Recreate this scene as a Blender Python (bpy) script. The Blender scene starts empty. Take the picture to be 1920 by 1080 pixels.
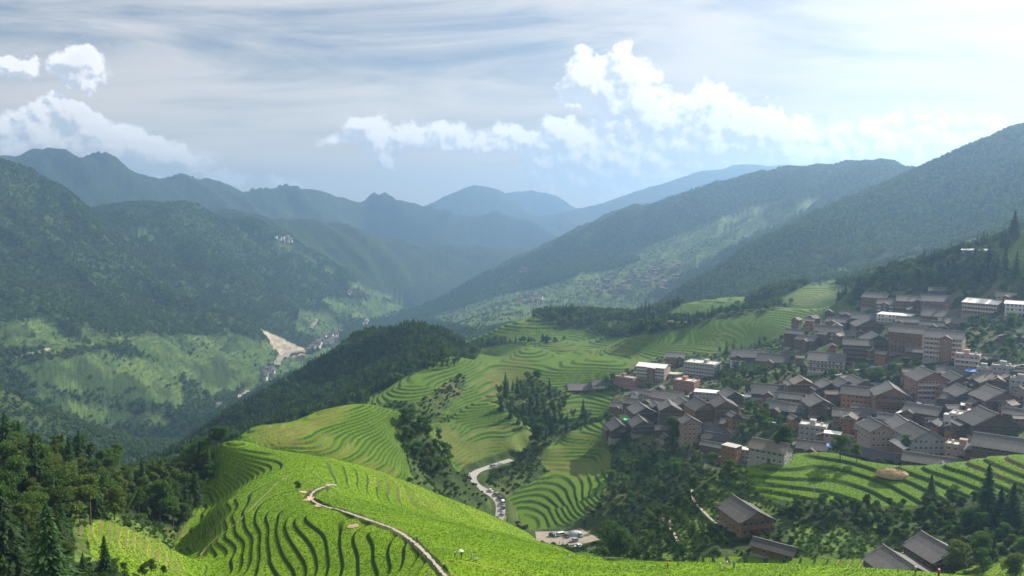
import bpy, bmesh, math, random
import numpy as np
from math import radians as R, sin, cos, tan, atan2, pi, sqrt
from mathutils import Vector, Matrix
random.seed(7); rng = np.random.default_rng(7)
sc = bpy.context.scene
col = sc.collection

# ------------------------------------------------------------------ camera, sky, sun, exposure
F = 1493.0                       # focal length in pixels of a 1920 wide picture
PITCH = math.atan(140.0 / F)     # eye level sits at row 400
ZC = 450.0                       # height of the viewpoint above the datum
cam_d = bpy.data.cameras.new('camera'); cam = bpy.data.objects.new('camera', cam_d); col.objects.link(cam)
cam_d.sensor_width = 36.0; cam_d.lens = 36.0 * F / 1920.0
cam_d.clip_start = 1.0; cam_d.clip_end = 60000.0
cam.location = (0, 0, ZC); cam.rotation_euler = (pi / 2 - PITCH, 0, 0)
sc.camera = cam

SUN_EL, SUN_AZ = R(34.0), R(53.0)     # azimuth measured from the view direction towards the right
sd = Vector((sin(SUN_AZ) * cos(SUN_EL), cos(SUN_AZ) * cos(SUN_EL), sin(SUN_EL)))
sun_d = bpy.data.lights.new('sun', 'SUN'); sun = bpy.data.objects.new('sun', sun_d); col.objects.link(sun)
sun_d.energy = 5.0; sun_d.angle = R(0.53); sun_d.color = (1.0, 0.93, 0.82)
sun.rotation_euler = (-sd).to_track_quat('-Z', 'Y').to_euler(); sun.location = (0, 0, ZC + 300)
sc.view_settings.view_transform = 'Standard'; sc.view_settings.look = 'None'
sc.view_settings.exposure = 0.8; sc.view_settings.gamma = 1.0; sc.view_settings.use_curve_mapping = False
cy = sc.cycles
cy.use_denoising = True
try: cy.denoiser = 'OPENIMAGEDENOISE'
except Exception: pass
cy.max_bounces = 5; cy.diffuse_bounces = 2; cy.glossy_bounces = 2; cy.transmission_bounces = 3
cy.transparent_max_bounces = 6; cy.volume_bounces = 1; cy.use_adaptive_sampling = True; cy.adaptive_threshold = 0.015
cy.caustics_reflective = False; cy.caustics_refractive = False
cy.sample_clamp_indirect = 4.0

class NT:
    """small helper for writing node trees"""
    def __init__(s, tree): s.t = tree; s.n = tree.nodes; s.l = tree.links
    def node(s, typ, **kw):
        n = s.n.new(typ)
        for k, v in kw.items(): setattr(n, k, v)
        return n
    def put(s, sock, v):
        if hasattr(v, 'is_linked') or isinstance(v, bpy.types.NodeSocket): s.l.new(v, sock)
        elif v is not None: sock.default_value = v
    def math(s, op, a, b=None, c=None, clamp=False):
        n = s.n.new('ShaderNodeMath'); n.operation = op; n.use_clamp = clamp
        for i, v in enumerate((a, b, c)):
            if v is not None: s.put(n.inputs[i], v)
        return n.outputs[0]
    def vmath(s, op, a, b=None, scale=None):
        n = s.n.new('ShaderNodeVectorMath'); n.operation = op
        s.put(n.inputs[0], a)
        if b is not None: s.put(n.inputs[1], b)
        if scale is not None: s.put(n.inputs[3], scale)
        return n.outputs['Value'] if op in ('DOT_PRODUCT', 'LENGTH', 'DISTANCE') else n.outputs[0]
    def noise(s, vec, scale, detail=4, rough=0.55, dist=0.0, dim='3D', color=False):
        n = s.n.new('ShaderNodeTexNoise'); n.noise_dimensions = dim
        if vec is not None: s.l.new(vec, n.inputs['Vector'])
        n.inputs['Scale'].default_value = scale; n.inputs['Detail'].default_value = detail
        n.inputs['Roughness'].default_value = rough; n.inputs['Distortion'].default_value = dist
        return n.outputs['Color'] if color else n.outputs['Fac']
    def ramp(s, fac, lo, hi, a=0.0, b=1.0, smooth=True):
        n = s.n.new('ShaderNodeMapRange'); n.interpolation_type = 'SMOOTHSTEP' if smooth else 'LINEAR'
        s.put(n.inputs[0], fac)
        for i, v in zip((1, 2, 3, 4), (lo, hi, a, b)): s.put(n.inputs[i], v)
        return n.outputs[0]
    def mix(s, fac, a, b, mode='MIX'):
        n = s.n.new('ShaderNodeMix'); n.data_type = 'RGBA'; n.blend_type = mode
        s.put(n.inputs[0], fac); s.put(n.inputs[6], a); s.put(n.inputs[7], b)
        return n.outputs[2]
    def sep(s, v):
        n = s.n.new('ShaderNodeSeparateXYZ'); s.l.new(v, n.inputs[0]); return n.outputs
    def comb(s, x, y, z):
        n = s.n.new('ShaderNodeCombineXYZ')
        for i, v in enumerate((x, y, z)): s.put(n.inputs[i], v)
        return n.outputs[0]

def pix_dir(u, v):
    x = (u - 960.0) / F; yc = -(v - 540.0) / F
    fwd = cos(PITCH) + sin(PITCH) * yc; up = cos(PITCH) * yc - sin(PITCH)
    return x, fwd, up
def pix_tt(u, v):
    """pixel -> azimuth from the view axis, tangent of elevation"""
    x, fw, up = pix_dir(u, v); return atan2(x, fw), up / sqrt(x * x + fw * fw)

world = bpy.data.worlds.new('World'); sc.world = world; world.use_nodes = True
def build_sky():
    w = NT(world.node_tree); w.n.clear()
    out = w.node('ShaderNodeOutputWorld'); bg = w.node('ShaderNodeBackground')
    w.l.new(bg.outputs[0], out.inputs[0])
    sky = w.node('ShaderNodeTexSky'); sky.sky_type = 'NISHITA'; sky.sun_disc = False
    sky.sun_elevation = SUN_EL; sky.sun_rotation = SUN_AZ     # rotation 0 looks along +Y
    sky.altitude = 900; sky.air_density = 1.0; sky.dust_density = 2.2; sky.ozone_density = 1.3
    bg.inputs[1].default_value = 0.052
    geo = w.node('ShaderNodeNewGeometry')
    D = w.vmath('SCALE', geo.outputs['Incoming'], scale=-1.0)
    dx, dy, dz = w.sep(D)
    az = w.math('ARCTAN2', dx, dy)
    hor = w.math('SQRT', w.math('ADD', w.math('MULTIPLY', dx, dx), w.math('MULTIPLY', dy, dy)))
    el = w.math('ARCTAN2', dz, hor)
    scale = w.math('MAXIMUM', dz, 0.02)
    base = sky.outputs[0]
    # how near the sun a direction is: thin cloud near it scatters forward
    sdot = w.math('MAXIMUM', w.vmath('DOT_PRODUCT', D, tuple(sd)), 0.0)
    glow = w.math('POWER', sdot, 7.0)
    # thin cirrus sheet, seen in perspective on a high plane
    pz = w.math('DIVIDE', 1.0, w.math('ADD', scale, 0.10))
    px = w.math('MULTIPLY', dx, pz); py = w.math('MULTIPLY', dy, pz)
    wx = w.math('ADD', px, w.math('MULTIPLY', py, 0.25))
    P = w.comb(w.math('MULTIPLY', wx, 0.55), w.math('MULTIPLY', py, 1.0), 3.7)
    c1 = w.noise(P, 1.5, 7, 0.58, 0.6)
    c2 = w.noise(P, 0.6, 3, 0.5, 0.2)
    cir = w.ramp(w.math('ADD', w.math('MULTIPLY', c1, 0.62), w.math('MULTIPLY', c2, 0.45)), 0.40, 0.61, 0.04, 0.92)
    cw = w.math('ADD', 9.1, w.math('MULTIPLY', glow, 7.0))
    cirC = w.comb(w.math('MULTIPLY', cw, 1.04), w.math('MULTIPLY', cw, 1.0), w.math('MULTIPLY', cw, .97))
    colr = w.mix(cir, base, cirC)
    veil = w.ramp(el, 0.0, 0.22, 0.90, 0.0)           # distant air whitens the sky all round the horizon
    vw = w.math('ADD', 9.6, w.math('MULTIPLY', glow, 8.0))
    colr = w.mix(veil, colr, w.comb(w.math('MULTIPLY', vw, 1.08), vw, w.math('MULTIPLY', vw, .88)))
    # cumulus banks: each a lump in azimuth / elevation whose rim is broken by noise
    def px_(u, v):
        a, t = pix_tt(u, v); return a, math.atan(t)
    lumps = [  # u, v, half width px, half height px, weight
        (1100,128,24,26,1.0),(1092,162,28,26,1.0),(1165,120,26,26,1.0),(1178,160,40,36,1.0),(1140,170,30,26,.9),(1205,205,40,36,1.0),(1160,205,36,26,.9),(1230,235,44,26,1.0),(1165,250,46,22,.8),
        (1328,196,30,22,1.0),(1300,225,44,30,1.0),(1352,232,48,34,1.0),(1412,232,44,24,1.0),(1455,252,40,22,.9),(1290,265,60,26,.95),(1390,270,90,26,.85),
        (1045,238,26,20,.85),(1075,262,40,24,.85),(1015,268,40,20,.75),(1110,292,70,28,.85),(1180,300,80,34,.8),(1060,305,60,20,.65),(1240,315,110,34,.75),(1140,335,120,24,.6),(1230,350,120,24,.55),
        (690,238,34,16,.7),(712,268,26,18,.75),(728,292,22,14,.65),(770,246,34,16,.7),(845,250,34,16,.7),(800,268,70,16,.6),(880,272,60,14,.55),(960,262,50,16,.6),(640,258,30,10,.5),
        (165,106,20,20,.95),(150,128,30,20,.9),(125,138,22,12,.6),(30,124,20,9,.75),
        (103,186,12,9,.8),(120,212,26,16,.85),(150,235,34,20,.85),(60,225,30,16,.7),(40,258,60,24,.8),(130,268,70,24,.85),(205,265,44,20,.8),(250,280,40,18,.75),(310,292,34,14,.7),(330,302,22,10,.6),(200,300,120,24,.75),(40,296,90,20,.8),
        (415,335,40,9,.5),(533,343,24,8,.5),(1600,255,40,16,.45),(1650,232,24,12,.5),(1530,290,110,30,.5),(1700,280,160,50,.45)]
    wv = w.comb(az, w.math('MULTIPLY', el, 1.0), 0.0)
    wob = w.noise(wv, 26.0, 6, 0.6, 0.0, color=True)
    wob2 = w.noise(wv, 9.0, 3, 0.5, 0.0, color=True)
    def disp(shift):
        v = wv if shift is None else w.vmath('ADD', wv, shift)
        n1 = w.vmath('SCALE', w.vmath('SUBTRACT', w.noise(v, 60.0, 7, 0.62, color=True), (.5, .5, .5)), scale=0.034)
        n2 = w.vmath('SCALE', w.vmath('SUBTRACT', w.noise(v, 22.0, 3, 0.5, color=True), (.5, .5, .5)), scale=0.040)
        return w.vmath('ADD', w.vmath('ADD', v, n1), n2)
    def field(v):
        acc = None
        for (u, vv, hw, hh, wt) in lumps:
            a, e = px_(u, vv)
            k = 1.75
            m = w.vmath('SUBTRACT', v, (a, e, 0.0))
            m = w.vmath('MULTIPLY', m, (F / (hw * k), F / (hh * k), 0.0))
            q = w.vmath('DOT_PRODUCT', m, m)
            f = w.math('MULTIPLY', w.math('SUBTRACT', 1.0, q, clamp=True), wt)
            acc = f if acc is None else w.math('MAXIMUM', w.math('MULTIPLY_ADD', acc, 0.35, f), acc)
        return acc
    f0 = field(disp(None))
    sx, sy = sin(R(20)) , 0.5
    f1 = field(disp((0.009, 0.011, 0.0)))          # the same cloud a little further towards the sun
    dens = w.ramp(f0, 0.08, 0.50, 0.0, 1.0)
    na = w.noise(wv, 48.0, 4, 0.5); nb = w.noise(w.vmath('ADD', wv, (0.005, 0.006, 0.0)), 48.0, 4, 0.5)
    relief = w.math('MULTIPLY', w.math('SUBTRACT', na, nb), 1.5)
    lit = w.math('ADD', w.math('MULTIPLY', w.math('SUBTRACT', f0, f1), 1.0), relief)
    lit = w.ramp(lit, -0.30, 0.34, 0.0, 1.0)
    core = w.ramp(f0, 0.45, 1.25, 0.0, 1.0)          # thick parts seen against the light are greyer than the rims
    br = w.math('MULTIPLY_ADD', lit, 5.4, 8.6)
    br = w.math('MULTIPLY', br, w.math('MULTIPLY_ADD', core, -0.12, 1.0))
    br = w.math('ADD', br, w.math('MULTIPLY', glow, 12.0))
    cumC = w.comb(w.math('MULTIPLY', br, w.ramp(lit, 0., 1., .93, 1.02)), w.math('MULTIPLY', br, w.ramp(lit, 0., 1., .99, 1.0)), w.math('MULTIPLY', br, w.ramp(lit, 0., 1., 1.09, .99)))
    # clouds low over the horizon melt into the air in front of them
    low = w.ramp(el, -0.01, 0.11, 0.65, 1.0)
    colr = w.mix(w.math('MULTIPLY', dens, low), colr, cumC)
    w.l.new(colr, bg.inputs[0])
build_sky()

ORD = ['first', 'second', 'third', 'fourth', 'fifth', 'sixth', 'seventh', 'eighth', 'ninth', 'tenth', 'eleventh', 'twelfth', 'thirteenth', 'fourteenth', 'fifteenth', 'sixteenth', 'seventeenth', 'eighteenth', 'nineteenth', 'twentieth']
def uv_of(p):
    up = p.z - ZC; fw = p.y * cos(PITCH) - up * sin(PITCH); uc = p.y * sin(PITCH) + up * cos(PITCH)
    return 960 + F * p.x / fw, 540 - F * uc / fw
def tell_apart(objs, what, where):
    """labels by order from the left within the parts of a group"""
    n = len(objs)
    if n == 0: return
    q = [(*uv_of(o.location), o) for o in objs]
    us = sorted(a[0] for a in q); um = us[n // 2]
    halves = [('', q)] if n <= 16 else [('left ', [a for a in q if a[0] < um]), ('right ', [a for a in q if a[0] >= um])]
    for hn, hs in halves:
        hs = sorted(hs, key=lambda a: a[1]); m = len(hs); nb = 1 if m <= 6 else 2 if m <= 12 else 3
        for b in range(nb):
            part = sorted(hs[b * m // nb:(b + 1) * m // nb], key=lambda a: a[0])
            bn = {1: [''], 2: ['rear ', 'front '], 3: ['rear ', 'middle ', 'front ']}[nb][b]
            pn = (bn + hn).strip()
            for i, a in enumerate(part):
                od = 'only' if len(part) == 1 else 'leftmost' if i == 0 else 'rightmost' if i == len(part) - 1 else ORD[i]
                a[2]['label'] = ' '.join((od + ' ' + what + (' from left' if od in ORD else '') + (', ' + pn + ' part ' if pn else ' ') + where).split())
# ------------------------------------------------------------------ the land
def hsh(ix, iy, s):
    h = (ix.astype(np.int64) * 374761393 + iy.astype(np.int64) * 668265263 + s * 1442695041) & 0xFFFFFFFF
    h = ((h ^ (h >> 13)) * 1274126177) & 0xFFFFFFFF
    return ((h ^ (h >> 16)) & 0xFFFFFF) / float(0xFFFFFF)
def vnoise(x, y, s=0):
    x = np.asarray(x, float); y = np.asarray(y, float)
    ix = np.floor(x); iy = np.floor(y); fx = x - ix; fy = y - iy
    fx = fx * fx * fx * (fx * (fx * 6 - 15) + 10); fy = fy * fy * fy * (fy * (fy * 6 - 15) + 10)
    a = hsh(ix, iy, s); b = hsh(ix + 1, iy, s); c = hsh(ix, iy + 1, s); d = hsh(ix + 1, iy + 1, s)
    return (a * (1 - fx) + b * fx) * (1 - fy) + (c * (1 - fx) + d * fx) * fy
def fbm(x, y, s=0, o=4, g=0.5):
    r = 0; a = 1.0; t = 0
    for i in range(o):
        r = r + a * vnoise(x * 2 ** i + 17.3 * i, y * 2 ** i - 9.1 * i, s + i); t += a; a *= g
    return r / t
def ridged(x, y, s=0, o=3, g=0.5):
    r = 0; a = 1.0; t = 0
    for i in range(o):
        r = r + a * (1 - np.abs(2 * vnoise(x * 2 ** i + 5.3 * i, y * 2 ** i + 3.1 * i, s + i) - 1)); t += a; a *= g
    return r / t
def sstep(a, b, x):
    q = np.clip((x - a) / (b - a), 0, 1); return q * q * (3 - 2 * q)

CON = []          # (azimuth, ln r, tan elevation)
def con(u, v, r): a, t = pix_tt(u, v); CON.append((a, math.log(r), t))
def line(pts, back=None, step=45, fwd=None):
    """a feature of the land as points (pixel u, v, distance); back drops the ground behind a crest"""
    for i in range(len(pts) - 1):
        (u0, v0, r0), (u1, v1, r1) = pts[i], pts[i + 1]
        n = max(1, int(math.hypot(u1 - u0, v1 - v0) / step + 0.5))
        for k in range(n + (1 if i == len(pts) - 2 else 0)):
            q = k / n
            u, v, r = u0 + (u1 - u0) * q, v0 + (v1 - v0) * q, math.exp(math.log(r0) * (1 - q) + math.log(r1) * q)
            con(u, v, r)
            if back: con(u, v + back[1], r * back[0])
            if fwd: con(u, v + fwd[1], r * fwd[0])
def drop(u, r, dz):
    a, _ = pix_tt(u, 600); CON.append((a, math.log(r), -dz / r))

# near: hill under the viewpoint
for u in (-250, 100, 500, 960, 1400, 1800, 2170):
    drop(u, 40, 34); drop(u, 75, 55)
for u, dz in ((-250, 56), (0, 57), (200, 65), (420, 77), (700, 76), (960, 75), (1300, 76), (1700, 73), (2170, 66)): drop(u, 120, dz)
# left foreground wood: ground under the trees
line([(-250,1000,150),(0,1040,150),(120,1060,155)])
line([(-250,860,215),(0,890,215),(110,920,220),(230,960,225)])
line([(-250,830,280),(0,850,275),(100,862,280),(230,872,300),(330,900,330)], back=(1.12, 60))
line([(170,985,205),(230,1000,208),(300,1030,212),(330,1075,205)])
line([(300,985,262),(330,1010,250)])
# main terraced ridge: path crest, nose, flanks
line([(830,1075,166),(780,1020,190),(690,975,217),(580,940,248),(600,915,266),(520,862,310),(440,836,330)], step=30)
line([(440,836,330),(404,845,333)], back=(1.07, 40), step=20)
line([(404,845,334),(395,880,331),(390,930,320),(360,985,295),(335,1030,272),(335,1080,250)], step=30)
line([(480,893,305),(440,920,285),(410,947,270),(402,1016,240),(400,1087,215)], step=30)
line([(370,1050,238),(440,1050,222.5)], step=30)
line([(515,925,264),(505,972,240),(500,1054,210),(500,1123,190)], step=30)
line([(600,960,228),(605,1010,211),(600,1076,190)], step=30)
line([(700,994,205),(705,1040,190),(705,1085,178)], step=30)
line([(440,834,331),(560,848,323),(640,863,318),(700,879,314),(800,917,308),(880,951,304),(940,978,300),(1000,1004,292)], back=(1.09, 42), step=30)
line([(640,900,282),(720,940,268),(800,965,258),(900,992,250),(1000,1018,240),(1130,1061,218)], step=40)
line([(1065,1032,258),(1130,1059,232)], back=(1.12, 45), step=30)
line([(1130,1061,212),(1250,1064,200),(1400,1061,190),(1600,1066,178),(1750,1076,170),(1920,1090,160),(2170,1100,150)], back=(1.10, 60), step=50)
# second knob
line([(425,828,352),(470,797,378),(555,790,392),(600,767,408),(640,760,416),(690,758,420),(760,781,425),(800,796,432)], back=(1.08, 34), step=30)
line([(500,835,352),(650,861,358),(760,893,362)], step=50)
line([(560,820,372),(660,812,390),(740,830,395)], step=50)
# third knob, above the road
line([(740,800,470),(800,805,500),(850,772,545),(880,752,562),(930,752,566),(975,785,552),(995,812,535)], back=(1.05, 12), step=30)
line([(820,872,464),(850,878,474),(920,862,494),(985,840,508)], step=30)
line([(820,838,484),(870,842,500),(920,832,514),(975,815,522)], step=30)
line([(770,850,415),(800,895,395)])
line([(840,800,516),(880,802,531),(930,795,541),(970,802,537)], step=30)
# road shelf and bottom of the gully
PATH = [(838,1084,163),(820,1062,172),(800,1040,181),(780,1020,190),(762,1006,197),(735,990,207),(690,975,217),(640,958,231),(600,948,243),(583,937,250),(582,929,256),(590,920,262),(610,912,268)]
ROAD = [(962,861,503),(925,873,492),(893,884,478),(884,895,466),(889,908,455),(905,918,446),(925,928,438),(938,941,430),(939,960,420),(934,985,407)]
line(ROAD, step=20)
line([(820,925,405),(850,950,390),(900,985,375)], step=40)
line([(1000,1012,390),(1040,1008,392),(1090,1003,396),(1130,1010,392)], step=20)
line([(1020,1024,378),(1070,1030,374)], step=20)
# spurs right of the road
line([(985,868,492),(1050,825,520),(1110,795,536),(1150,782,548)], step=30, back=(1.06, 10))
line([(945,955,432),(985,925,450),(1030,888,476),(1100,858,496),(1140,850,500)], step=30)
line([(960,975,418),(1010,995,404),(1060,985,406),(1120,955,414),(1140,920,430)], step=40)
line([(950,930,442),(975,900,460),(1010,880,474)], step=40)
# wooded bank under the village
line([(1150,820,500),(1165,870,470),(1180,930,425),(1180,985,385)], step=40)
line([(1240,860,455),(1260,910,405),(1250,960,360)], step=40)
line([(1310,870,410),(1330,900,370),(1320,930,330)], step=40)
line([(1140,1040,330),(1200,1010,318),(1260,960,305),(1310,905,318),(1370,880,320)], step=40)
line([(1150,1060,280),(1250,1040,272),(1340,1050,260)], step=50)
# houses in the lower right dip
line([(1350,985,288),(1420,1000,280),(1490,1030,266),(1560,1035,262)], step=40)
line([(1640,1050,252),(1760,1060,245),(1850,1040,254),(1960,1030,258),(2170,1040,250)], step=60)
# hump with rice behind them
line([(1390,880,318),(1450,857,338),(1500,848,345),(1560,848,345),(1640,866,337),(1700,872,332),(1780,868,330),(1850,853,338),(1920,850,338),(2170,845,335)], back=(1.06, 20), step=35)
line([(1400,930,308),(1480,935,306),(1560,942,304),(1700,942,304),(1830,935,306),(1920,928,308),(2170,920,308)], step=50)
line([(1520,868,334),(1580,884,329),(1640,893,325),(1720,897,322),(1780,893,322),(1840,875,328)], step=40)
line([(1500,975,292),(1620,985,286),(1760,985,284),(1920,975,288),(2170,970,285)], step=70)
# village ground
line([(1170,802,505),(1230,795,508),(1300,810,480),(1340,860,440),(1400,880,418),(1480,835,430)], step=40)
line([(1400,790,470),(1500,790,455),(1600,800,440),(1700,830,408),(1800,850,385),(1900,830,388),(2170,820,380)], step=50)
line([(1180,735,605),(1250,735,575),(1320,740,545),(1400,745,520),(1500,745,500),(1620,745,485),(1750,760,460),(1900,745,452),(2170,730,440)], step=50)
line([(1090,738,640),(1160,705,655),(1250,700,650),(1330,690,640),(1400,690,605),(1500,690,560),(1600,688,545),(1700,680,530),(1800,690,505),(1920,680,500),(2170,660,490)], step=50)
line([(1480,640,630),(1560,640,600),(1640,640,588),(1720,640,580),(1800,640,560),(1920,630,545),(2170,600,530)], step=50)
line([(1600,590,680),(1680,588,650),(1760,590,635),(1840,590,610),(1920,585,600),(2170,550,580)], step=50)
line([(1660,545,720),(1750,530,690),(1850,520,665),(1920,510,655),(2170,470,640)], step=50)
# hill spur at the right edge
line([(1600,548,765),(1660,530,745),(1720,508,735),(1790,478,725),(1850,466,715),(1890,447,712),(1930,432,712),(2060,380,712),(2170,340,712)], back=(1.08, 24), step=40)
# middle terraces
line([(905,664,728),(930,664,735),(1000,655,765),(1100,641,800),(1180,640,810),(1240,632,805),(1290,624,790),(1340,610,800),(1440,592,815),(1500,583,800),(1560,577,780),(1596,576,750)], back=(1.07, 24), step=35)
line([(900,750,590),(960,745,592),(1000,720,640),(1060,700,660),(1150,690,672),(1250,672,690),(1300,665,700),(1400,648,700),(1460,640,680)], step=45)
line([(1000,790,560),(1040,772,585),(1100,750,612)], step=40)
line([(1010,815,505),(1060,800,525),(1100,785,540)], step=40)
line([(1080,742,628),(1130,730,640),(1180,728,640)], step=40)
# spur towards the wooded hill
line([(690,752,585),(740,722,620),(800,700,655),(850,682,690),(880,658,735),(905,664,728)], back=(1.06, 24), step=30)
line([(760,770,545),(830,740,580),(880,720,620),(920,690,680)], step=40)
line([(720,790,510),(760,788,520)], step=40)
# wooded hill
line([(300,862,905),(420,795,960),(500,752,985),(560,715,1000),(640,662,1000),(700,625,985),(760,598,960),(800,593,940),(840,606,910),(866,634,880),(880,660,850)], back=(1.10, 40), step=35)
line([(430,830,700),(520,800,745),(600,770,770),(680,748,760),(740,715,770),(800,690,780),(850,662,800)], step=45)
line([(700,690,860),(760,650,870),(820,640,860)], step=45)
line([(250,880,640),(330,850,640),(420,850,560),(520,822,520)], step=50)
line([(180,890,420),(280,880,470),(380,850,480)], step=50)
line([(-250,900,420),(0,900,420),(120,890,430)], step=60)
# knolls behind it
line([(880,632,960),(930,612,1020),(985,595,1090),(1060,586,1130),(1130,590,1120),(1200,592,1100),(1290,572,1120),(1350,556,1120),(1420,556,1100),(1480,540,1080),(1560,533,1060),(1640,522,1040),(1700,505,1030),(1760,488,1030),(1850,462,1030),(2170,380,1010)], back=(1.12, 26), step=40)
line([(900,655,850),(1000,640,890),(1100,625,930),(1200,615,950),(1300,600,960),(1420,585,930),(1530,570,900),(1620,550,880)], step=50)
# right mountain, near ridge and its spurs
line([(1270,556,1500),(1330,510,1640),(1430,440,1850),(1520,400,1950),(1600,368,2020),(1700,330,2080),(1800,284,2120),(1860,256,2130),(1920,234,2130),(2050,190,2100),(2170,150,2060)], back=(1.16, 40), step=40)
line([(1330,560,1420),(1480,490,1560),(1600,430,1660),(1700,385,1740),(1800,345,1780),(1920,300,1800),(2170,220,1780)], step=50)
line([(1400,560,1300),(1520,520,1380),(1640,480,1430),(1760,440,1450),(1920,390,1450),(2170,310,1420)], step=50)
line([(1450,560,1210),(1600,525,1230),(1700,500,1230),(1800,460,1230),(1920,425,1230),(2170,350,1220)], step=50)
# right mountain, far ridge
line([(770,585,3350),(830,553,3450),(900,520,3550),(960,490,3600),(1020,465,3600),(1080,438,3600),(1130,412,3560),(1180,395,3520),(1230,378,3460),(1270,368,3420),(1340,345,3360),(1400,328,3320),(1470,321,3280),(1520,320,3240),(1560,312,3200),(1610,304,3150),(1660,308,3080),(1720,296,3000),(1830,265,2860),(1960,225,2800)], back=(1.12, 45), step=40)
line([(850,590,2600),(950,560,2700),(1050,520,2850),(1150,475,2950),(1250,435,2950),(1350,405,2850),(1500,365,2700)], step=60)
line([(880,606,2050),(1000,580,2150),(1100,555,2250),(1200,525,2350),(1300,480,2350),(1400,440,2300)], step=60)
line([(940,612,1650),(1040,598,1700),(1130,585,1720),(1220,570,1720)], step=60)
line([(960,640,1350),(1100,625,1350),(1220,600,1350)], step=60)
# valley floor
line([(380,790,1560),(420,765,1660),(470,730,1830),(500,702,2000),(540,678,2170),(600,645,2480),(640,622,2750),(700,600,3080),(760,585,3400)], step=40)
line([(330,830,1420),(500,735,1640),(600,690,1760),(700,660,1900),(800,630,2100)], step=50)
line([(400,850,1250),(560,800,1250),(750,720,1250)], step=60)
line([(150,980,900),(280,950,900)], step=60)
# left mountain: foot, spurs, crest
line([(-250,640,1300),(0,722,1220),(60,745,1250),(150,792,1330),(250,842,1420)], back=(1.08, 26), step=40)
line([(-250,760,1060),(0,800,1060),(120,850,1120)], step=60)
line([(0,670,1500),(100,672,1560),(200,690,1620),(330,740,1680)], step=50)
line([(30,648,1700),(150,640,1760),(300,640,1830),(430,660,1900),(490,690,1960)], step=50)
line([(-250,560,1800),(0,590,1800),(150,590,1900),(330,600,2020),(470,622,2150)], step=60)
line([(-250,420,2250),(0,470,2250),(150,490,2350),(300,510,2500),(430,540,2580),(560,590,2600)], step=60)
line([(480,620,2230),(570,660,2250)], step=40)
line([(560,560,2900),(660,590,2950),(620,520,3200),(720,560,3350),(700,500,3700),(820,540,4000)], step=60)
line([(-250,240,2800),(-100,285,2780),(0,316,2750),(50,330,2780),(100,342,2850),(170,362,2950),(250,377,3100),(300,375,3200),(350,372,3300),(400,382,3400),(480,400,3560),(560,413,3750),(640,424,4000),(720,444,4300),(800,455,4600),(880,466,4900),(980,472,5200),(1060,500,5200)], back=(1.12, 40), step=35)
# far ranges
line([(-250,320,5100),(0,298,5158),(60,292,5188),(130,287,5217),(180,293,5247),(215,297,5276),(250,312,5305),(290,320,5335),(330,317,5364),(360,330,5394),(400,345,5423),(460,352,5482),(485,356,5511),(525,345,5541),(570,362,5570),(640,400,5600)], back=(1.10, 40), step=22)
line([(480,385,6000),(540,365,6000),(590,357,6000),(615,360,6000),(650,364,6000),(680,360,6000),(730,370,6000),(770,378,6000),(805,376,6000),(850,390,6000),(890,402,6000),(940,405,6000),(985,412,6000),(1030,428,6000),(1065,448,6000),(1120,490,6000)], back=(1.08, 40), step=22)
line([(760,395,8400),(830,372,8400),(870,358,8400),(900,356,8400),(940,362,8400),(985,390,8400),(1040,410,8400),(1080,418,8400),(1105,432,8400),(1180,470,8400)], back=(1.06, 40), step=22)
line([(1060,400,7700),(1150,370,7700),(1230,352,7700),(1300,325,7700),(1350,316,7700),(1400,307,7700),(1440,313,7700),(1480,308,7700),(1520,320,7700),(1640,350,7700)], back=(1.05, 40), step=22)
line([(900,372,9350),(980,358,9350),(1060,378,9350)], step=40)
for u in range(-300, 2300, 200):
    con(u, 402, 10200); con(u, 420, 8500 if u < 1000 else 8300)
    if u > 1080: con(u, 440, 6600); con(u, 440, 5500); con(u, 440, 4500)
    if u < 500: con(u, 425, 7000); con(u, 415, 7800); con(u, 440, 4600)
    if 500 < u < 1000: con(u, 455, 5800); con(u, 440, 7000)
CON = np.array(CON)

def build_rbf():
    P = CON[:, :2]; A = CON[:, 2]
    c2 = 0.012 ** 2
    d = np.sqrt(((P[:, None] - P[None]) ** 2).sum(-1) + c2)
    n = len(P)
    M = np.zeros((n + 3, n + 3)); M[:n, :n] = -d + np.eye(n) * 0.004
    M[:n, n] = 1; M[:n, n + 1:] = P; M[n:, :n] = M[:n, n:].T
    sol = np.linalg.solve(M, np.concatenate([A, np.zeros(3)]))
    return P, sol, c2
RP, RS, RC2 = build_rbf()
A0, A1 = -0.74, 0.74
L0, L1 = math.log(40.0), math.log(10300.0)
NA, NL = 330, 560
ca = np.linspace(A0, A1, NA); cl = np.linspace(L0, L1, NL)
def rbf_grid():
    G = np.zeros((NL, NA))
    for j in range(NL):
        q = np.sqrt((ca[:, None] - RP[None, :, 0]) ** 2 + (cl[j] - RP[None, :, 1]) ** 2 + RC2)
        G[j] = -q @ RS[:len(RP)] + RS[len(RP)] + ca * RS[-2] + cl[j] * RS[-1]
    return G
TG = rbf_grid()
def cubic_w(x, x0, dx, n):
    q = (np.asarray(x) - x0) / dx; i = np.clip(np.floor(q).astype(int), 1, n - 3); f = q - i
    W = np.zeros((len(q), n)); k = np.arange(len(q))
    W[k, i - 1] = -.5 * f + f * f - .5 * f ** 3; W[k, i] = 1 - 2.5 * f * f + 1.5 * f ** 3
    W[k, i + 1] = .5 * f + 2 * f * f - 1.5 * f ** 3; W[k, i + 2] = -.5 * f * f + .5 * f ** 3
    return W
def upsample(a, l):
    return cubic_w(l, L0, cl[1] - cl[0], NL) @ TG @ cubic_w(a, A0, ca[1] - ca[0], NA).T

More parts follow.
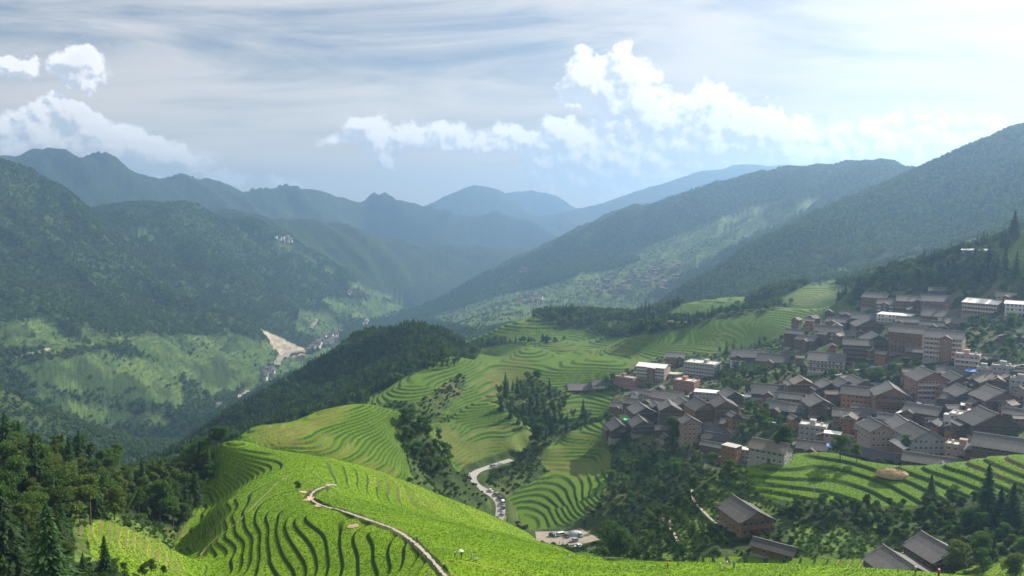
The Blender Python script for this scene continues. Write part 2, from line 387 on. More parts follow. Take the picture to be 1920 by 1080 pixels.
def in_poly(U, V, poly):
    m = np.zeros(U.shape, bool); n = len(poly)
    for i in range(n):
        x0, y0 = poly[i]; x1, y1 = poly[(i + 1) % n]
        if y0 == y1: continue
        c = ((y0 > V) != (y1 > V)) & (U < (x1 - x0) * (V - y0) / (y1 - y0) + x0)
        m ^= c
    return m

# what grows where: (kind, nearest, farthest, outline); later entries win
SCRUB, RICE, FOREST, BAMBOO, MEADOW, SOIL, YARD, VEG, PALE, GRASS, VERGE = range(11)
BIG = 1e6
COVER = [
 (FOREST, 1000, BIG, [(-9999,-9999),(9999,-9999),(9999,9999),(-9999,9999)]),
 (FOREST, 620, 1010, [(200,2000),(200,840),(880,560),(890,650),(700,760),(500,850)]),
 (FOREST, 60, 420, [(-900,1500),(-900,760),(330,760),(420,830),(395,930),(330,1000),(300,985),(170,960),(140,1040),(330,1090),(300,1500)]),
 (GRASS, 60, 300, [(140,950),(190,950),(330,1000),(330,1060),(150,1060)]),
 (RICE, 100, 353, [(404,812),(560,835),(710,872),(890,945),(1010,992),(1145,1044),(2400,1044),(2400,2400),(200,2400),(300,1060),(345,985),(390,900)]),
 (RICE, 120, 260, [(165,985),(200,975),(300,1015),(345,1060),(300,1110),(180,1050)]),
 (RICE, 345, 430, [(405,835),(470,785),(600,750),(700,745),(765,775),(745,800),(765,850),(780,900),(500,880)]),
 (RICE, 430, 600, [(790,805),(870,740),(940,740),(1000,805),(985,845),(900,870),(840,905),(810,880)]),
 (RICE, 380, 560, [(950,905),(1050,815),(1140,778),(1150,850),(1145,900),(1120,955),(1060,990),(1010,1000),(950,965)]),
 (SCRUB, 430, 520, [(905,900),(960,868),(1010,855),(1030,880),(975,915),(945,945)]),
 (RICE, 560, 700, [(690,775),(690,740),(850,670),(880,650),(930,690),(830,760),(780,780)]),
 (SCRUB, 480, 680, [(760,770),(870,705),(890,720),(820,790)]),
 (RICE, 560, 1000, [(870,760),(880,700),(905,655),(1100,630),(1250,620),(1340,600),(1560,565),(1610,575),(1500,640),(1460,640),(1380,655),(1170,700),(1080,740),(990,700),(960,760)]),
 (RICE, 560, 690, [(1040,775),(1080,735),(1180,722),(1190,745),(1100,790)]),
 (RICE, 820, 1150, [(872,650),(880,625),(990,585),(1060,612),(1160,625),(1000,640),(930,645)]),
 (RICE, 900, 1300, [(1180,600),(1240,590),(1300,555),(1440,545),(1360,590)]),
 (RICE, 880, 1300, [(1440,565),(1560,528),(1650,518),(1800,470),(1840,440),(1700,480),(1560,535),(1620,550),(1520,580)]),
 (RICE, 600, 735, [(1850,470),(1930,420),(2200,300),(2200,520),(1880,520)]),
 (RICE, 285, 350, [(1395,870),(1460,850),(1560,842),(1700,868),(1860,845),(2300,840),(2300,935),(1830,930),(1700,945),(1500,945),(1420,925)]),
 (VEG, 225, 320, [(1150,1070),(1180,1000),(1260,950),(1330,900),(1395,870),(1420,925),(1490,960),(1330,990),(1300,1070)]),
 (VEG, 200, 300, [(1490,1050),(1490,985),(1640,985),(1660,1050)]),
 (YARD, 375, 720, [(1150,745),(1180,680),(1300,655),(1500,610),(1600,540),(2300,520),(2300,860),(1500,860),(1330,890),(1150,800)]),
 (MEADOW, 1500, 2600, [(40,680),(130,675),(200,660),(330,680),(345,765),(250,750),(60,720)]),
 (MEADOW, 1500, 2600, [(220,630),(390,630),(420,670),(490,690),(490,715),(400,740),(330,700)]),
 (MEADOW, 1500, 2700, [(430,760),(490,700),(640,640),(660,645),(560,690)]),
 (MEADOW, 2000, 3600, [(550,620),(560,580),(620,590),(650,620),(600,640)]),
 (MEADOW, 1500, 3300, [(800,600),(1000,540),(1180,490),(1300,450),(1450,400),(1560,370),(1500,410),(1420,440),(1300,500),(1200,560),(1050,590),(900,625)]),
 (MEADOW, 1300, 2400, [(0,610),(90,598),(180,625),(260,640),(120,662),(10,655)]),
 (MEADOW, 1500, 2700, [(330,640),(430,628),(520,650),(600,670),(560,700),(430,700)]),
 (MEADOW, 1200, 2200, [(60,735),(200,765),(330,790),(300,800),(160,785)]),
 (MEADOW, 2200, 4200, [(600,560),(700,560),(780,575),(700,600),(640,595)]),
 (MEADOW, 2200, 3400, [(1180,470),(1300,425),(1420,385),(1500,372),(1440,410),(1330,450),(1220,495)]),
 (MEADOW, 1500, 2600, [(880,600),(960,575),(1100,560),(1250,555),(1200,590),(1000,605)]),
 (MEADOW, 1200, 1480, [(1500,490),(1640,455),(1760,440),(1740,470),(1560,520)]),
 (MEADOW, 2600, 4000, [(440,430),(560,470),(640,520),(760,560),(700,560),(600,500)]),
 (MEADOW, 2300, 3300, [(240,425),(270,430),(290,455),(265,450)]),
 (PALE, 2000, 2500, [(480,617),(575,655),(570,665),(525,668),(500,640)]),
]
def cover_at(x, y, z):
    r = np.hypot(x, y)
    up = (z - ZC)
    cp, sp = cos(PITCH), sin(PITCH)
    fw = y * cp - up * sp; uc = y * sp + up * cp
    fw = np.maximum(fw, 1e-3)
    U = 960 + F * x / fw; V = 540 - F * uc / fw
    w = 26.0
    k = 1.0 / np.maximum(r, 50) * 30
    nx = (fbm(x * k * .35, y * k * .35, 31, 3) - .5) * w; ny = (fbm(x * k * .35, y * k * .35, 37, 3) - .5) * w
    U2 = U + nx; V2 = V + ny
    kind = np.full(r.shape, SCRUB)
    for kd, r0, r1, poly in COVER:
        rr = (r >= r0) & (r <= r1)
        if not rr.any(): continue
        kind[rr & in_poly(U2, V2, poly)] = kd
    return kind, U, V, r

def terrace(z, S, wob, bench=0.72, tilt=0.10):
    q = z / S + wob; k = np.floor(q); f = q - k
    g = np.where(f < bench, tilt * f / bench, tilt + (1 - tilt) * sstep(0, 1, (f - bench) / (1 - bench)))
    return (k + g - wob) * S, f, k

class Sheet: pass
SHEETS = []
def make_sheet(name, a, l, fine):
    s = Sheet(); s.a = a; s.l = l; s.name = name
    T = upsample(a, l)
    r = np.exp(l)[:, None] * np.ones_like(a)[None]
    x = r * np.sin(a)[None]; y = r * np.cos(a)[None]
    z = ZC + T * r
    # ribs and gullies of the mountain sides
    far = sstep(1050, 1500, r) * (1 - 0.55 * sstep(5000, 8000, r))
    left = (a[None] < np.interp(np.log(r), np.log([900, 1600, 2500, 3500, 5500]), [-0.30, -0.31, -0.20, -0.13, 0.06]))
    def ribs(dx, dy, lam, sd):
        s1 = x * dx + y * dy; q1 = x * dy - y * dx
        wx = (fbm(x / 420, y / 420, sd + 9, 3) - .5) * 260
        return ridged((s1 + wx) / lam, q1 / (lam * 3.6), sd, 4, 0.48) - 0.74
    rib = np.where(left, ribs(.463, .886, 330., 5), ribs(.93, -.37, 400., 11))
    hp = sstep(-400, -250, z - ZC)
    z = z + far * hp * rib * np.where(left, 1.22, .75) * np.minimum(150, r * 0.05)
    z = z + far * (fbm(x / 60, y / 60, 3, 4) - .5) * 14
    vf = sstep(4500, 6500, r)
    z = z + vf * (ridged(x / 900, y / 900, 19, 5, .55) - .62) * 95 * np.minimum(r / 8000, 1.0)
    z = np.where(z > ZC + 500, ZC + 500 + (z - ZC - 500) * .3, z)
    fold = sstep(560, 640, r) * (1 - sstep(980, 1100, r))
    z = z + fold * (fbm(x / 88 + .13 * y / 88, y / 105 - .3 * x / 105, 29, 2, .35) - .5) * 38
    mid = sstep(60, 120, r) * (1 - sstep(1000, 1400, r))
    # ground levelled along the road and the car park
    if fine:
        for poly_, wid, fade in ((PATH, .55, 1.3), (ROAD, 4.2, 6.0), ([(1000,1011,392),(1040,1008,394),(1100,1004,396)], 9.5, 6.0)):
            pw = []
            for (u_, v_, r_) in poly_:
                a_, t_ = pix_tt(u_, v_); pw.append((r_ * sin(a_), r_ * cos(a_), ZC + t_ * r_))
            best = np.full(x.shape, 1e9); zr = np.zeros(x.shape)
            bx = (x > min(q[0] for q in pw) - 25) & (x < max(q[0] for q in pw) + 25) & (y > min(q[1] for q in pw) - 25) & (y < max(q[1] for q in pw) + 25)
            xs, ys = x[bx], y[bx]; bb = np.full(xs.shape, 1e9); zz = np.zeros(xs.shape)
            for (x0, y0, z_0), (x1, y1, z_1) in zip(pw[:-1], pw[1:]):
                L2 = (x1 - x0) ** 2 + (y1 - y0) ** 2; q = np.clip(((xs - x0) * (x1 - x0) + (ys - y0) * (y1 - y0)) / L2, 0, 1)
                dd = np.hypot(xs - x0 - q * (x1 - x0), ys - y0 - q * (y1 - y0)); c_ = dd < bb
                bb = np.where(c_, dd, bb); zz = np.where(c_, z_0 + q * (z_1 - z_0), zz)
            w_ = np.zeros(x.shape); w_[bx] = 1 - sstep(wid, wid + fade, bb); zt_ = z.copy(); zt_[bx] = zz
            z = z * (1 - w_) + zt_ * w_; road_w = w_ * .95 if poly_ is PATH else np.maximum(road_w, w_)
    else: road_w = np.zeros(x.shape)
    z0 = z.copy()
    kind, U, V, rr = cover_at(x, y, z)
    kind = np.where(road_w > .25, VERGE, kind); rough = np.where(kind == RICE, 0.0, 1.0) * (1 - road_w)
    z = z + mid * rough * ((fbm(x / 14, y / 14, 41, 4) - .5) * 3.0 + (fbm(x / 3, y / 3, 47, 2) - .5) * 0.5)
    gl_ = np.gradient(z0, axis=0) / np.maximum(np.gradient(r, axis=0), 1e-6); ga_ = np.gradient(z0, axis=1) / (r * (a[1] - a[0]))
    s.flat = 1 - sstep(.07, .20, np.hypot(gl_, ga_))
    # terraces: benches cut along the contours
    und = (fbm(x / 38, y / 38, 51, 3) - .5)
    S = np.interp(r, [150, 230, 420, 560, 800, 1100], [1.55, 1.45, 1.5, 1.7, 2.1, 2.6])
    S0 = np.where(r < 345, 1.0, np.where(r < 430, 1.0, np.where(r < 590, 1.25, 1.45)))
    right = (U > 1380) & (r > 290) & (r < 352)
    S0 = np.where(right, 1.7, S0)
    left_s = (U < 345) & (r < 262)
    S0 = np.where(left_s, 1.3, S0)
    zt, f, k = terrace(z0 + und * 1.6, S0, 0.0, np.where(left_s, .62, np.where(r < 345, .80, .66)), np.where(r < 345, .34, .12))
    terr = (kind == RICE)
    vegm = (kind == VEG) | (kind == GRASS)
    zt = zt - und * 1.6 * 0.0
    z = np.where(terr, zt * (1 - road_w) + z0 * road_w, z)
    zv, fv, kv = terrace(z0 + und * 2.5, 2.4, 0.0, 0.55)
    z = np.where(vegm & (r > 180), 0.6 * zv + 0.4 * z, z)
    far_t = (kind == MEADOW) | ((kind == RICE) & (r > 1000))
    zm, fm, km = terrace(z0 + und * 4, np.where(r > 1400, 7.0, 3.0), 0.0)
    z = np.where(far_t, zm, z)
    f = np.where(far_t, fm, np.where(vegm, fv, f)); k = np.where(far_t, km, np.where(vegm, kv, k))
    s.x, s.y, s.z, s.r, s.kind, s.f, s.k, s.U, s.V = x, y, z, r, kind, f, k, U, V
    SHEETS.append(s); return s

def hit(u, v, rmin=0.0, rmax=1e9):
    """where the line of sight through a pixel meets the land"""
    a, t = pix_tt(u, v)
    for s in SHEETS:
        ja = (a - s.a[0]) / (s.a[1] - s.a[0]); j = int(np.clip(ja, 0, len(s.a) - 2)); f = min(max(ja - j, 0), 1)
        zc = s.z[:, j] * (1 - f) + s.z[:, j + 1] * f
        rr = np.exp(s.l); tt = (zc - ZC) / rr
        ok = (tt >= t) & (rr >= rmin) & (rr <= rmax)
        i = np.argmax(ok)
        if ok[i]:
            if i > 0 and tt[i - 1] < t and rr[i - 1] >= rmin:
                q = (t - tt[i - 1]) / (tt[i] - tt[i - 1]); r = rr[i - 1] + q * (rr[i] - rr[i - 1])
            else: r = rr[i]
            return Vector((r * sin(a), r * cos(a), ZC + t * r)) if i > 0 else Vector((r * sin(a), r * cos(a), zc[i]))
    a_, r_ = a, min(rmax, 1e4)
    return ground(r_ * sin(a_), r_ * cos(a_))
def ground_z(x, y):
    x = np.atleast_1d(np.asarray(x, float)); y = np.atleast_1d(np.asarray(y, float))
    a = np.arctan2(x, y); l = np.log(np.maximum(np.hypot(x, y), 41)); out = np.zeros(len(x)); kd = np.zeros(len(x), int)
    for s in SHEETS[::-1]:
        m = (l >= s.l[0] - 1e-6) & (l <= s.l[-1] + 1e-6)
        if not m.any(): continue
        ja = np.clip((a[m] - s.a[0]) / (s.a[1] - s.a[0]), 0, len(s.a) - 1.001); jl = np.clip(np.interp(l[m], s.l, np.arange(len(s.l))), 0, len(s.l) - 1.001)
        i = jl.astype(int); j = ja.astype(int); fi = jl - i; fj = ja - j
        out[m] = (s.z[i, j] * (1 - fj) + s.z[i, j + 1] * fj) * (1 - fi) + (s.z[i + 1, j] * (1 - fj) + s.z[i + 1, j + 1] * fj) * fi
        kd[m] = s.kind[i, j]
    return out, kd
def ground(x, y): return Vector((x, y, float(ground_z(x, y)[0][0])))
def at(u, r):
    a, _ = pix_tt(u, 700); return ground(r * sin(a), r * cos(a))

RNEAR, RMID = 122.0, 640.0
near = make_sheet('terraced_hillside', np.linspace(-0.63, 0.63, 1120), np.linspace(math.log(RNEAR), math.log(RMID), 760), True)
foot = make_sheet('viewpoint_slope', np.linspace(-0.63, 0.63, 130), np.linspace(L0, math.log(RNEAR), 60), False)
farg = make_sheet('mountain_terrain', np.linspace(-0.70, 0.70, 880), np.concatenate([np.linspace(math.log(RMID), math.log(1150), 265), np.linspace(math.log(1150), math.log(2600), 150)[1:], np.linspace(math.log(2600), math.log(9900), 130)[1:]]), False)
# seams: the border rows of the coarser sheets follow the finer sheet, tucked a little under it
def stitch(dst, row, src, srow):
    dst.z[row] = np.interp(dst.a, src.a, src.z[srow]) - 0.05
stitch(foot, -1, near, 0); stitch(farg, 0, near, -1)
def lerp3(a, b, t): return a + (b - a) * t[..., None]
def C3(*c): return np.array(c, float)
def sheet_colour(s):
    x, y, z, r, kind, f, k = s.x, s.y, s.z, s.r, s.kind, s.f, s.k
    n1 = fbm(x / 30, y / 30, 71, 4); n2 = fbm(x / 6, y / 6, 73, 3); n3 = fbm(x / 1.2, y / 1.2, 79, 2); n4 = fbm(x / 140, y / 140, 83, 3)
    col_ = np.zeros(x.shape + (3,))
    # scrub and forest floor
    base = lerp3(C3(.026, .048, .012), C3(.070, .105, .026), sstep(.3, .7, n2 * .6 + n1 * .4))
    base = lerp3(base, C3(.105, .105, .042), sstep(.62, .75, n1) * .6)
    col_[:] = base
    m = kind == FOREST
    fo = lerp3(C3(.014, .028, .010), C3(.034, .056, .016), sstep(.3, .7, n2))
    fo = np.where((r > 1000)[..., None], lerp3(lerp3(C3(.022, .046, .014), C3(.048, .080, .024), sstep(.30, .66, fbm(x / 45, y / 45, 91, 4))), C3(.10, .135, .035), sstep(.55, .72, n4)[...] * .35), fo)
    fo = fo * (1 - .45 * sstep(2900, 3600, r))[..., None]  # far slopes darkened in place of the self-shadow of unmodelled trees
    col_[m] = fo[m]
    # rice: bench, lip, riser
    m = (kind == RICE)
    st = hsh((k + 1000).astype(int), np.zeros_like(k, int) + (r > 345) + 2 * (r > 560), 5)
    bright = lerp3(C3(.108, .200, .005), C3(.185, .305, .008), np.clip(.6 * n1 + .55 * (st - .3), 0, 1))
    bright = lerp3(bright, C3(.070, .135, .010), sstep(.52, .75, n4) * .5)
    bright = bright * np.where((r > 345) & ~((s.U > 1380) & (r < 352)), .70, .92)[..., None]  # rice past the front ridge darkened to imitate grazing sunlight
    bright = bright * (.86 + .28 * n3)[..., None]
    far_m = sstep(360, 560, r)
    bright = lerp3(bright, C3(.066, .122, .014), far_m * .8)  # distant terraces pulled to a darker green standing in for cloud shade
    dry = sstep(.56, .66, fbm(x / 55, y / 55, 97, 2) * .75 + st * .25)
    zone = in_poly(s.U, s.V, [(700,880),(800,905),(900,950),(985,1003),(900,992),(800,958),(740,930),(690,900)]) & (r < 320)
    zone |= in_poly(s.U, s.V, [(480,795),(560,798),(575,835),(480,840)]) & (r > 345) & (r < 430)
    dry = np.maximum(np.maximum(dry * .8, ((s.U < 345) & (r < 262)) * .75), zone * (.55 + .6 * n2))
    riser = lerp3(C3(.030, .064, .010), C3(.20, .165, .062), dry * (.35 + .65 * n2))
    lip = lerp3(C3(.140, .230, .030), C3(.30, .29, .060), dry)
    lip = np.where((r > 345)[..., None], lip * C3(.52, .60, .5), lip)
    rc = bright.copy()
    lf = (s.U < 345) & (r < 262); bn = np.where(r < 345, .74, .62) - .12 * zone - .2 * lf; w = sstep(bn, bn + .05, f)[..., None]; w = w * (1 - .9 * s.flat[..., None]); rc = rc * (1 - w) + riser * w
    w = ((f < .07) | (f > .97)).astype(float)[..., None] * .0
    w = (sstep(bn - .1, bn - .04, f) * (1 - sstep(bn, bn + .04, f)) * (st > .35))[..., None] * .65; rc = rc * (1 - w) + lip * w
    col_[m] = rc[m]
    m = (kind == MEADOW)
    mc = lerp3(C3(.056, .098, .024), C3(.098, .145, .034), sstep(.3, .7, n1))
    mc = lerp3(mc, C3(.035, .060, .016), sstep(.72, .82, f) * .8)
    mc = lerp3(mc, C3(.032, .055, .016), sstep(.54, .60, fbm(x / 50, y / 50, 63, 3)) * .9)
    col_[m] = mc[m]
    m = (kind == VEG) | (kind == GRASS)
    vc = lerp3(C3(.055, .105, .016), C3(.125, .190, .034), sstep(.35, .65, n2 * .6 + n3 * .4))
    vc = lerp3(vc, C3(.11, .105, .040), sstep(.6, .75, n1) * .6); vc = lerp3(vc, C3(.03, .055, .012), sstep(.55, .65, f) * .6)
    col_[m] = vc[m]
    m = kind == YARD
    yc = lerp3(base, C3(.15, .135, .105), sstep(.52, .62, n2) * .5)
    col_[m] = yc[m]
    m = kind == PALE
    pc = lerp3(C3(.40, .33, .25), C3(.30, .25, .18), sstep(.4, .6, fbm(x / 30, z / 3, 55, 3)))
    col_[m] = pc[m]
    s.col = col_

def grid_mesh(name, X, Y, Z, attrs=None, colr=None):
    nl, na = X.shape
    me = bpy.data.meshes.new(name)
    co = np.stack([X, Y, Z], -1).reshape(-1, 3).astype(np.float32)
    i = np.arange(nl * na).reshape(nl, na)
    q = np.stack([i[:-1, :-1], i[:-1, 1:], i[1:, 1:], i[1:, :-1]], -1).reshape(-1, 4)
    me.vertices.add(len(co)); me.vertices.foreach_set('co', co.ravel())
    me.loops.add(q.size); me.loops.foreach_set('vertex_index', q.ravel().astype(np.int32))
    me.polygons.add(len(q)); me.polygons.foreach_set('loop_start', np.arange(0, q.size, 4, dtype=np.int32))
    me.polygons.foreach_set('use_smooth', np.ones(len(q), bool))
    me.update(calc_edges=True)
    if colr is not None:
        at_ = me.attributes.new('albedo', 'FLOAT_COLOR', 'POINT')
        c4 = np.concatenate([colr.reshape(-1, 3), np.ones((len(co), 1))], 1).astype(np.float32)
        at_.data.foreach_set('color', c4.ravel())
    for nm, v in (attrs or {}).items():
        at_ = me.attributes.new(nm, 'FLOAT', 'POINT'); at_.data.foreach_set('value', v.astype(np.float32).ravel())
    return me

def mat_new(name):
    m = bpy.data.materials.new(name); m.use_nodes = True
    nt = NT(m.node_tree); bs = nt.n['Principled BSDF']
    return m, nt, bs
def ground_material():
    m, t, bs = mat_new('vegetated_ground')
    at_ = t.node('ShaderNodeAttribute', attribute_name='albedo')
    rk = t.node('ShaderNodeAttribute', attribute_name='rough_scale')
    geo = t.node('ShaderNodeNewGeometry')
    p = geo.outputs['Position']
    pn = t.vmath('MULTIPLY', p, t.comb(rk.outputs['Fac'], rk.outputs['Fac'], rk.outputs['Fac']))
    n1 = t.noise(pn, 1.0, 5, 0.65)
    n2 = t.noise(pn, 4.0, 3, 0.6)
    v = t.math('MULTIPLY_ADD', t.math('SUBTRACT', n1, 0.5), 1.7, 1.0)
    v2 = t.math('MULTIPLY_ADD', t.math('SUBTRACT', n2, 0.5), 0.9, 1.0)
    k = t.math('MAXIMUM', t.math('MULTIPLY', v, v2), 0.25)
    c = t.mix(1.0, at_.outputs['Color'], t.comb(k, k, k), 'MULTIPLY')
    t.l.new(c, bs.inputs['Base Color']); bs.inputs['Roughness'].default_value = 0.9
    bs.inputs['Specular IOR Level'].default_value = 0.12
    bp = t.node('ShaderNodeBump'); bp.inputs['Strength'].default_value = 0.9
    t.l.new(t.math('ADD', n1, t.math('MULTIPLY', n2, 0.4)), bp.inputs['Height'])
    ba = t.node('ShaderNodeAttribute', attribute_name='bump_dist')
    t.l.new(ba.outputs['Fac'], bp.inputs['Distance'])
    t.l.new(bp.outputs[0], bs.inputs['Normal'])
    return m
M_GROUND = ground_material()
def link_struct(name, me, mat, kind='structure'):
    me.materials.append(mat); o = bpy.data.objects.new(name, me); col.objects.link(o); o['kind'] = kind; return o
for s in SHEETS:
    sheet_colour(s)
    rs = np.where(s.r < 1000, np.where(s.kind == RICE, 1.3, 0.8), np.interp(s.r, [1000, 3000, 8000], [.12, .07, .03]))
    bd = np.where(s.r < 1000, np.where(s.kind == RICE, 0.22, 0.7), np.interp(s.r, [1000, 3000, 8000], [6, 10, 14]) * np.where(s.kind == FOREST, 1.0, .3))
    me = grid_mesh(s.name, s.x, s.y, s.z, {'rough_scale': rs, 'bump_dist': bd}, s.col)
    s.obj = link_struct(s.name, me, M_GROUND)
def haze():
    zt = max(float(farg.z.max()), ZC) + 22; print('haze top', zt - ZC); zb = min(float(s.z.min()) for s in SHEETS) - 1.0
    rx = 10200.0
    me = bpy.data.meshes.new('haze'); bm = bmesh.new()
    bmesh.ops.create_cube(bm, size=1.0)
    for v in bm.verts: v.co = ((v.co.x) * 2 * rx, (v.co.y) * 2 * rx, zb if v.co.z < 0 else zt)
    bm.to_mesh(me); bm.free()
    m = bpy.data.materials.new('haze'); m.use_nodes = True; t = NT(m.node_tree); t.n.clear()
    o = t.node('ShaderNodeOutputMaterial'); pv = t.node('ShaderNodeVolumePrincipled')
    pv.inputs['Color'].default_value = (.33, .54, .82, 1); pv.inputs['Density'].default_value = HAZE
    pv.inputs['Anisotropy'].default_value = 0.52
    t.l.new(pv.outputs[0], o.inputs['Volume'])
    ob = link_struct('haze', me, m, 'stuff'); return ob
HAZE = 1.6e-4
haze()
# ------------------------------------------------------------------ plants
def leaf_material(name, c_lo, c_hi, trans=0.35, rnd=0.35, vv=.5, tn=.62, gloss=.012):
    m = bpy.data.materials.new(name); m.use_nodes = True; t = NT(m.node_tree); t.n.clear()
    o = t.node('ShaderNodeOutputMaterial')
    oi = t.node('ShaderNodeObjectInfo'); at_ = t.node('ShaderNodeAttribute', attribute_name='tone')
    geo = t.node('ShaderNodeNewGeometry')
    n = t.noise(geo.outputs['Position'], 0.9, 2, 0.5)
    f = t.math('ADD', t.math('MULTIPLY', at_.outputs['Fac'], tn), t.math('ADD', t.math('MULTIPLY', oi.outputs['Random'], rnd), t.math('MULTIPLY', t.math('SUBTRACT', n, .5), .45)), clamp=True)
    c = t.mix(f, (*c_lo, 1), (*c_hi, 1))
    h = t.node('ShaderNodeHueSaturation'); t.l.new(c, h.inputs['Color'])
    t.l.new(t.math('MULTIPLY_ADD', t.math('FRACT', t.math('MULTIPLY', oi.outputs['Random'], 7.31)), 0.026, 0.492), h.inputs['Hue'])
    t.l.new(t.math('MULTIPLY_ADD', t.math('FRACT', t.math('MULTIPLY', oi.outputs['Random'], 3.77)), vv, 1.0 - vv / 2), h.inputs['Value'])
    c = h.outputs[0]
    d = t.node('ShaderNodeBsdfDiffuse'); tr = t.node('ShaderNodeBsdfTranslucent'); gl = t.node('ShaderNodeBsdfGlossy')
    gl.inputs['Roughness'].default_value = .6
    t.l.new(c, d.inputs[0]); t.l.new(t.mix(1.0, c, (1.25, 1.35, .75, 1), 'MULTIPLY'), tr.inputs[0])
    mx = t.node('ShaderNodeMixShader'); mx.inputs[0].default_value = trans
    t.l.new(d.outputs[0], mx.inputs[1]); t.l.new(tr.outputs[0], mx.inputs[2])
    mg = t.node('ShaderNodeMixShader'); mg.inputs[0].default_value = gloss
    t.l.new(mx.outputs[0], mg.inputs[1]); t.l.new(gl.outputs[0], mg.inputs[2])
    t.l.new(mg.outputs[0], o.inputs[0]); return m
def plain(name, c, rough=.8, var=.35, scale=1.2, metal=0.0):
    m, t, bs = mat_new(name)
    tc = t.node('ShaderNodeTexCoord'); oi = t.node('ShaderNodeObjectInfo')
    n = t.noise(tc.outputs['Object'], scale, 5, .65)
    k = t.math('MULTIPLY_ADD', t.math('SUBTRACT', n, .5), var * 2, t.math('MULTIPLY_ADD', t.math('SUBTRACT', oi.outputs['Random'], .5), var * .7, 1.0))
    t.l.new(t.mix(1.0, (*c, 1), t.comb(k, k, k), 'MULTIPLY'), bs.inputs['Base Color'])
    bs.inputs['Roughness'].default_value = rough; bs.inputs['Metallic'].default_value = metal
    return m
M_BARK = plain('bark', (.085, .065, .045), .9)
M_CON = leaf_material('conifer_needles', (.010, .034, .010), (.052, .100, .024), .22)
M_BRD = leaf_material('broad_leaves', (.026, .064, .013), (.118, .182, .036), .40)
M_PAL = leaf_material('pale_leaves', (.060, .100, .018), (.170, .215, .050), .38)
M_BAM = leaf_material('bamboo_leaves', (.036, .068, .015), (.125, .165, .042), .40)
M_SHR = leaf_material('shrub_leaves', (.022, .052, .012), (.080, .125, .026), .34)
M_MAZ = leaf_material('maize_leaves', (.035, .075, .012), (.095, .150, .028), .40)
M_RICE = leaf_material('rice_blades', (.112, .196, .002), (.200, .306, .003), .50, .10, .14, .5, .006)
M_RICE2 = leaf_material('deep_rice_blades', (.068, .150, .003), (.122, .230, .004), .50, .10, .14, .5, .006)
M_RICE3 = leaf_material('ripening_rice_blades', (.165, .220, .002), (.265, .330, .003), .50, .10, .14, .5, .006)
M_DRY = leaf_material('dry_grass', (.17, .14, .05), (.30, .25, .10), .30)

def quads_mesh(name, P, A, B, tone, mat):
    """leaf sprays: quads centred at P with half axes A, B, bent along A"""
    n = len(P)
    v = np.stack([P - A - B * .55, P - A * .1 - B, P + A, P - A * .1 + B], 1).reshape(-1, 3)
    me = bpy.data.meshes.new(name)
    me.vertices.add(4 * n); me.vertices.foreach_set('co', v.astype(np.float32).ravel())
    me.loops.add(4 * n); me.loops.foreach_set('vertex_index', np.arange(4 * n, dtype=np.int32))
    me.polygons.add(n); me.polygons.foreach_set('loop_start', np.arange(0, 4 * n, 4, dtype=np.int32))
    me.update(calc_edges=True)
    a = me.attributes.new('tone', 'FLOAT', 'POINT'); a.data.foreach_set('value', np.repeat(np.clip(tone, 0, 1), 4).astype(np.float32))
    me.materials.append(mat); return me
def unit(v): return v / np.maximum(np.linalg.norm(v, axis=-1, keepdims=True), 1e-9)
def tubes_mesh(name, segs, mat, sides=6):
    """tapered tubes: (p0, p1, r0, r1)"""
    bm = bmesh.new()
    for p0, p1, r0, r1 in segs:
        p0 = Vector(p0); p1 = Vector(p1); d = (p1 - p0); q = d.to_track_quat('Z', 'Y')
        ring = []
        for p, r in ((p0, r0), (p1, r1)):
            ring.append([bm.verts.new(p + q @ Vector((r * cos(2 * pi * k / sides), r * sin(2 * pi * k / sides), 0))) for k in range(sides)])
        for k in range(sides):
            bm.faces.new((ring[0][k], ring[0][(k + 1) % sides], ring[1][(k + 1) % sides], ring[1][k]))
        bm.faces.new(ring[1])
    me = bpy.data.meshes.new(name); bm.to_mesh(me); bm.free(); me.materials.append(mat); return me

